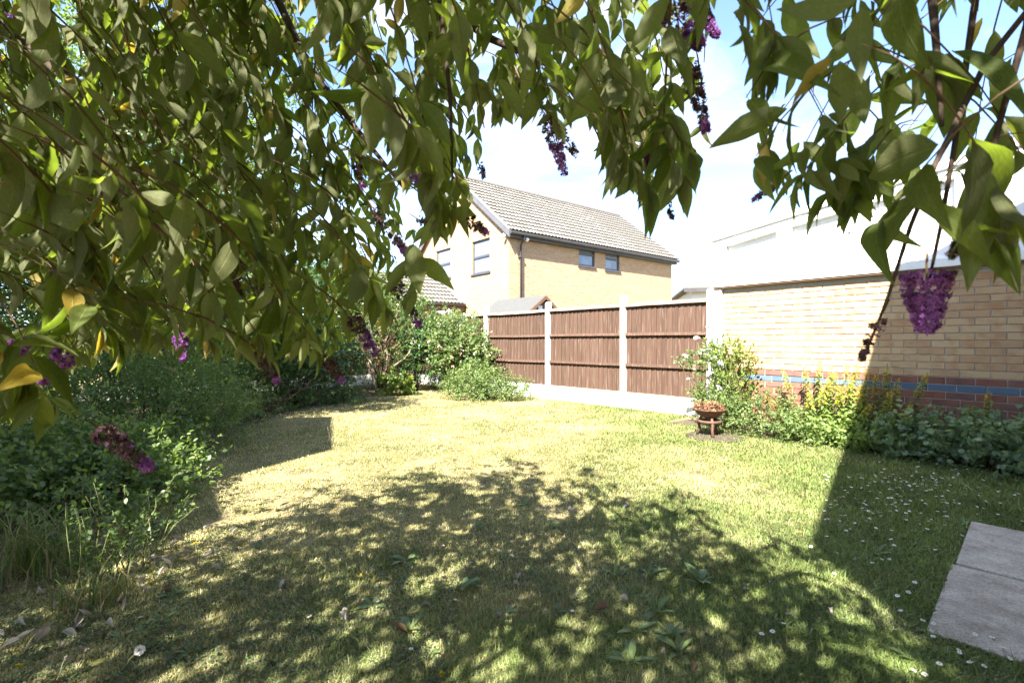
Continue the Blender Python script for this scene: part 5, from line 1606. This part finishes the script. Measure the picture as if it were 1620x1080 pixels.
# the crown ends where its shade ends on the lawn
SBX = np.array([-400, 330, 400, 470, 560, 650, 740, 790, 830, 870, 900, 960, 1010, 1100, 1180, 1280, 1900])
SBY = np.array([850, 830, 806, 790, 772, 765, 740, 752, 722, 750, 742, 748, 778, 795, 845, 860, 880])
gq = LP + LDv * LS[:, None] * .5
kk = gq[:, 2] / -LDIR.z
gq = np.stack([gq[:, 0] + LDIR.x * kk, gq[:, 1] + LDIR.y * kk, np.zeros(len(gq))], 1)
gpx, gpy = pix(gq)
over = (gq[:, 1] > .8) & (gpy < np.interp(gpx, SBX, SBY) + rng.normal(0, 7, len(gpx)) + 16 * np.sin(gpx * .045))
vx, vy = pix(LP)
inview = (LP[:, 1] > .3) & (vx > -40) & (vx < 1660) & (vy > -30)
drop = over & (~inview | (rng.random(len(over)) < .8)) & ~((LP[:, 1] < 1.3) & inview)
LP, LDv, LNv, LS = LP[~drop], LDv[~drop], LNv[~drop], LS[~drop]
tint = np.clip(rng.normal(.42, .24, len(LP)), 0, 1)
yel = rng.random(len(LP)) < .035
px_, py_ = pix(LP + LDv * LS[:, None] * .5)
vis = (LP[:, 1] > .3) & (px_ > 0) & (px_ < 1620) & (py_ > 0) & (py_ < 1080)
score = np.where(vis, LS / np.maximum(LP[:, 1], .3), 0)
order = np.argsort(-score)
FINE = [leaf_tpl(10, w, d, fo, wavy=wv, seed=i, twist=tw) for i, (w, d, fo, wv, tw) in enumerate([(.15, .22, .2, .012, .15), (.175, .35, .12, .018, -.25), (.135, .12, .3, .010, .4), (.16, .5, .18, .016, -.15), (.185, .28, .08, .020, .3), (.145, .7, .25, .014, -.5)])]
COARSE = [leaf_tpl(5, w, d, fo, seed=i, two=False, twist=tw) for i, (w, d, fo, tw) in enumerate([(.17, .22, .2, .1), (.19, .4, .12, -.2), (.16, .6, .25, .3)])]
MID = [leaf_tpl(7, w, d, fo, wavy=.01, seed=i, two=True, twist=tw) for i, (w, d, fo, tw) in enumerate([(.17, .22, .2, .1), (.19, .4, .12, -.2), (.16, .6, .25, .3), (.18, .1, .15, -.3)])]
LM = {}
for i, (V, F, UV) in enumerate(FINE):
    for j, tv in enumerate((.12, .38, .62, .9)):
        LM[i, j] = mesh_np('leaf', V, F, M['bud'], tint=np.full(len(V), tv), uv=UV, smooth=True)
    LM[i, 'y'] = mesh_np('leaf', V, F, M['bud_yellow'], tint=np.full(len(V), .2 + .12 * i), uv=UV, smooth=True)
def frame(D, N):
    N = norm(N - D * (N * D).sum()); Bv = np.cross(N, D)
    return Matrix(np.stack([D, Bv, N], 1).tolist()).to_quaternion()
for i in order[:300]:
    if yel[i] and rng.random() < .6: key = (int(rng.integers(6)), 'y')
    else: key = (int(rng.integers(6)), int(min(3, tint[i] * 4)))
    o = bpy.data.objects.new('leaf', LM[key])
    o.rotation_mode = 'QUATERNION'
    o.rotation_quaternion = frame(LDv[i], LNv[i])
    o.location = LP[i] - BO
    s = float(LS[i]) * 1.05
    o.scale = (s, s * rng.uniform(.9, 1.25), s)
    link(o, BUD)
rest = order[300:]
invis = rest[score[rest] <= 0]; seen = rest[score[rest] > 0]
for idx, tpls in ((seen, MID), (invis, COARSE)):
    for yl, mt in ((False, 'bud'), (True, 'bud_yellow')):
        sub = idx[yel[idx] == yl]
        ch = rng.integers(0, len(tpls), len(sub)); parts = []
        for c in range(len(tpls)):
            s = sub[ch == c]
            if len(s):
                S3 = np.stack([LS[s], LS[s] * rng.uniform(.85, 1.2, len(s)), LS[s]], 1)
                parts.append(scatter(tpls[c], LP[s], LDv[s], LNv[s], LS[s], tint[s]))
        if parts:
            V, F, T, U = join(parts)
            me = mesh_np('leaves', V - BO, F, M[mt], tint=T, uv=U, smooth=True)
            tag(place('leaves', me, BUD), kind='stuff')
# limbs and twigs
def limb(pts, r0, r1, name='limb'):
    m = MB(); n = len(pts)
    m.tube([Vector(p) - Vector(BO) for p in pts], [r0 + (r1 - r0) * i / (n - 1) for i in range(n)], 9)
    m.build(name, M['bark'], BUD)
hub = Vector((-1.7, -1.0, 0))
limb([hub + Vector((0, 0, -.05)), hub + Vector((.1, .1, .7)), hub + Vector((.25, .3, 1.5)), (-1.25, -.4, 2.3)], .075, .045, 'trunk')
limb([hub + Vector((-.1, .05, -.05)), hub + Vector((-.3, .2, .8)), (-2.2, -.3, 1.7), (-2.4, .3, 2.4)], .06, .03, 'trunk')
u = lambda px, py, Z: unp(px, py, Z)
limb([(-1.25, -.4, 2.3), (-1.9, .6, 2.9), u(175, -60, 1.85), u(205, 10, 1.8), u(240, 70, 1.75), u(268, 108, 1.75), u(330, 150, 1.7), u(390, 230, 1.75)], .04, .010)
limb([(-1.25, -.4, 2.3), (-.8, .5, 2.85), (-.45, 1.2, 2.9), u(640, -40, 1.7), u(770, 60, 1.5), u(860, 100, 1.4)], .035, .006)
limb([(-1.25, -.4, 2.3), (-.4, .2, 2.8), (.3, .5, 2.7), u(1470, -60, .85), u(1480, 60, .78), u(1490, 200, .7)], .016, .0028)
limb([(-2.4, .3, 2.4), (-2.3, .8, 2.6), u(-60, 20, 1.6), u(40, 70, 1.5), u(130, 150, 1.45), u(200, 240, 1.4)], .025, .006)
limb([(-1.25, -.4, 2.3), (-1.0, .7, 2.75), u(420, -40, 1.7), u(490, 110, 1.6), u(560, 200, 1.6), u(640, 300, 1.5)], .022, .005)
limb([(-1.25, -.4, 2.3), (-.9, .4, 2.8), u(690, -40, 1.3), u(712, 150, 1.2), u(716, 290, 1.2)], .014, .0025)
limb([(-1.25, -.4, 2.3), (-.2, .0, 2.7), (.5, .35, 2.4), u(1640, 0, .75), u(1560, 100, .72), u(1480, 260, .68), u(1440, 360, .66), u(1405, 470, .66), u(1372, 555, .66)], .0075, .0013, 'branch')
limb([(.5, .35, 2.4), u(1625, 40, .7), u(1580, 200, .68), u(1550, 330, .67), u(1530, 430, .67)], .006, .0015, 'branch')
limb([(.5, .35, 2.4), u(1540, 20, .8), u(1515, 200, .75), u(1490, 350, .74), u(1470, 445, .74)], .006, .0018, 'branch')
m_ = MB()
for pts, big in br_pts:
    ok = allowed(pts, 5)
    q = pts[ok]
    if len(q) < 3 or np.abs(np.diff(np.where(ok)[0])).max() > 1: 
        i = len(pts)
        while i > 0 and ok[i - 1]: i -= 1
        q = pts[i:]
        if len(q) < 3: continue
    q = q[::2] if len(q) > 7 else q
    m_.tube([Vector(p - BO) for p in q], [big * .62 * (1 - .6 * i / (len(q) - 1)) * min(1, .12 + 2.2 * i / (len(q) - 1)) for i in range(len(q))], 5, False)
tag(m_.build('twigs', M['twig'], BUD), kind='stuff')

# flower spikes, fresh and faded
def spike(E0, E1, w, fresh, n, label=None):
    """from where it hangs to its tip"""
    E0, E1 = np.array(E0), np.array(E1)
    L = np.linalg.norm(E1 - E0); ax = (E1 - E0) / L
    s1 = norm(np.cross(ax, [.3, .9, .1])); s2 = np.cross(ax, s1)
    m = MB(); m.tube([Vector(E0 - ax * .03 - BO), Vector(E0 + ax * L * .5 - BO), Vector(E1 - BO)], [.0018, .0014, .0006], 5)
    st = m.build('flower_spike', M['twig'], BUD)
    if label: st['label'] = label
    f = rng.random(n) ** .85
    if fresh == 'dead': f = rng.random(n)
    rad = w / 2 * np.clip(1.15 - .75 * f, .12, 1) * np.where(f < .06, .6, 1)
    # florets sit in whorled clusters
    ncl = max(10, int(L / .006)); cl = rng.random((ncl, 2)); ci = rng.integers(0, ncl, n)
    fa = np.where(rng.random(n) < .75, cl[ci, 0] + rng.normal(0, .02, n), f); fa = np.clip(fa, 0, 1)
    rad = w / 2 * np.clip(1.12 - .72 * fa, .12, 1)
    a = np.where(rng.random(n) < .75, cl[ci, 1] * 6.283 + rng.normal(0, .3, n), rng.uniform(0, 6.283, n))
    rr = rad * rng.uniform(.55, 1.05, n)
    P = E0 + ax * (fa * L)[:, None] + s1 * (np.cos(a) * rr)[:, None] + s2 * (np.sin(a) * rr)[:, None]
    D = s1 * np.cos(a)[:, None] + s2 * np.sin(a)[:, None] + ax * .3
    fl = {'fresh': .95, 'half': .5, 'dull': .15, 'dead': 0}[fresh]
    isf = (fa > 1 - fl) | ((rng.random(n) < fl * .25))
    if fresh == 'fresh': isf |= fa > .12
    for sel, mt, nm, sz in ((isf, 'purple', 'fresh_florets', .0056), (~isf, 'dried', 'spent_florets', .0042)):
        k = int(sel.sum())
        if k < 3: continue
        Pk, Dk = P[sel], norm(D[sel] + rng.normal(size=(k, 3)) * .25)
        pr = []
        ref = norm(rng.normal(size=(k, 3)))
        e1 = norm(np.cross(Dk, ref)); e2 = np.cross(Dk, e1)
        tt = np.clip(rng.normal(.5, .28, k), 0, 1)
        for q in range(4):
            d = e1 * math.cos(q * 1.5708) + e2 * math.sin(q * 1.5708) + Dk * .35
            pr.append(scatter(DIAMOND, Pk, d, Dk + d * .2, sz * rng.uniform(.75, 1.2, k), tt))
        pr.append(scatter(DIAMOND, Pk - Dk * .007, Dk, e1, np.full(k, .009), tt * .6))
        V, F, T, U = join(pr)
        tag(place(nm, mesh_np(nm, V - BO, F, M[mt], tint=T, uv=U), st), kind='stuff')
SP = [  # hanging point, tip, distance, width px, state
    ((866, 185), (893, 277), 1.15, 38, 'half', 260), ((1466, 432), (1464, 526), .74, 68, 'fresh', 620), ((725, 335), (772, 372), 1.2, 36, 'dull', 200), ((662, 348), (706, 376), 1.25, 18, 'dead', 110),
    ((622, 372), (652, 414), 1.3, 26, 'half', 170), ((625, 448), (664, 516), 1.35, 30, 'dull', 240), ((556, 500), (594, 562), 1.4, 34, 'half', 300), ((284, 530), (290, 570), 1.4, 26, 'fresh', 200),
    ((110, 556), (68, 606), 1.1, 44, 'fresh', 380), ((34, 540), (18, 572), 1.2, 32, 'fresh', 200), ((195, 468), (212, 494), 1.4, 22, 'dull', 120), ((412, 455), (432, 486), 1.3, 30, 'half', 180),
    ((408, 560), (440, 606), 1.2, 36, 'dull', 260), ((512, 562), (542, 606), 1.3, 30, 'dull', 200), ((160, 682), (238, 742), .95, 46, 'dull', 420), ((372, 440), (382, 560), 1.15, 26, 'dead', 330),
    ((1060, 15), (1110, 75), 1.0, 58, 'half', 320), ((1090, 100), (1118, 210), 1.05, 40, 'dull', 380), ((1022, 226), (1028, 266), 1.1, 22, 'fresh', 150), ((1046, 272), (1064, 348), 1.1, 26, 'dead', 170),
    ((858, 170), (915, 250), 1.2, 34, 'dead', 160), ((1236, 284), (1192, 318), .95, 26, 'dull', 110), ((8, 30), (34, 44), 1.3, 26, 'fresh', 130), ((560, 250), (575, 300), 1.5, 24, 'dull', 150), ((655, 278), (668, 300), 1.3, 22, 'fresh', 110),
    ((276, 270), (282, 306), 1.6, 26, 'dead', 130), ((190, 290), (210, 335), 1.6, 30, 'dull', 140), ((1392, 505), (1362, 570), .66, 26, 'dead', 60), ((1545, 350), (1500, 410), .68, 40, 'dead', 130), ((1100, 5), (1135, 60), 1.1, 34, 'half', 220), ((200, 305), (205, 340), 1.5, 24, 'dull', 110), ((690, 360), (706, 380), 1.3, 14, 'dead', 60), ((758, 262), (766, 284), 1.3, 20, 'dead', 60), ((590, 330), (620, 380), 1.5, 22, 'dead', 120), ((820, 120), (840, 170), 1.3, 20, 'dead', 90)]
for (a, b, Z, w, st, n) in SP:
    spike(unp(*a, Z), unp(*b, Z * .99), w * (1 if w > 60 else .8) / FPX * Z, st, int(n * 1.6))
print('leaves', len(LP), 'visible', int(vis.sum()))

# ------------------------------------------------------------------ labels of alike things say which one
ORD = ['first', 'second', 'third', 'fourth', 'fifth', 'sixth', 'seventh', 'eighth', 'ninth', 'tenth', 'eleventh', 'twelfth', 'thirteenth', 'fourteenth', 'fifteenth', 'sixteenth']
bpy.context.view_layer.update()
same = {}
for o in scene.objects:
    if o.parent is None and o.get('label'): same.setdefault(o['label'], []).append(o)
for lab, os_ in same.items():
    if 17 <= len(os_) <= 32:
        os_.sort(key=lambda o: o.location.y)
        h = len(os_) // 2
        for nm, part in ((', nearer half', os_[:h]), (', farther half', os_[h:])):
            part.sort(key=lambda o: o.location.x / max(o.location.y, .1))
            for i, o in enumerate(part):
                o['label'] = lab + nm + ', ' + (ORD[i] + ' from left' if i else 'leftmost')
    elif 2 <= len(os_) <= 16:
        if len(lab.split()) > 13: print('LONG', lab)
        os_.sort(key=lambda o: o.location.x / max(o.location.y, .1))
        for i, o in enumerate(os_):
            o['label'] = lab + ', ' + (ORD[i] + ' from left' if i else 'leftmost')
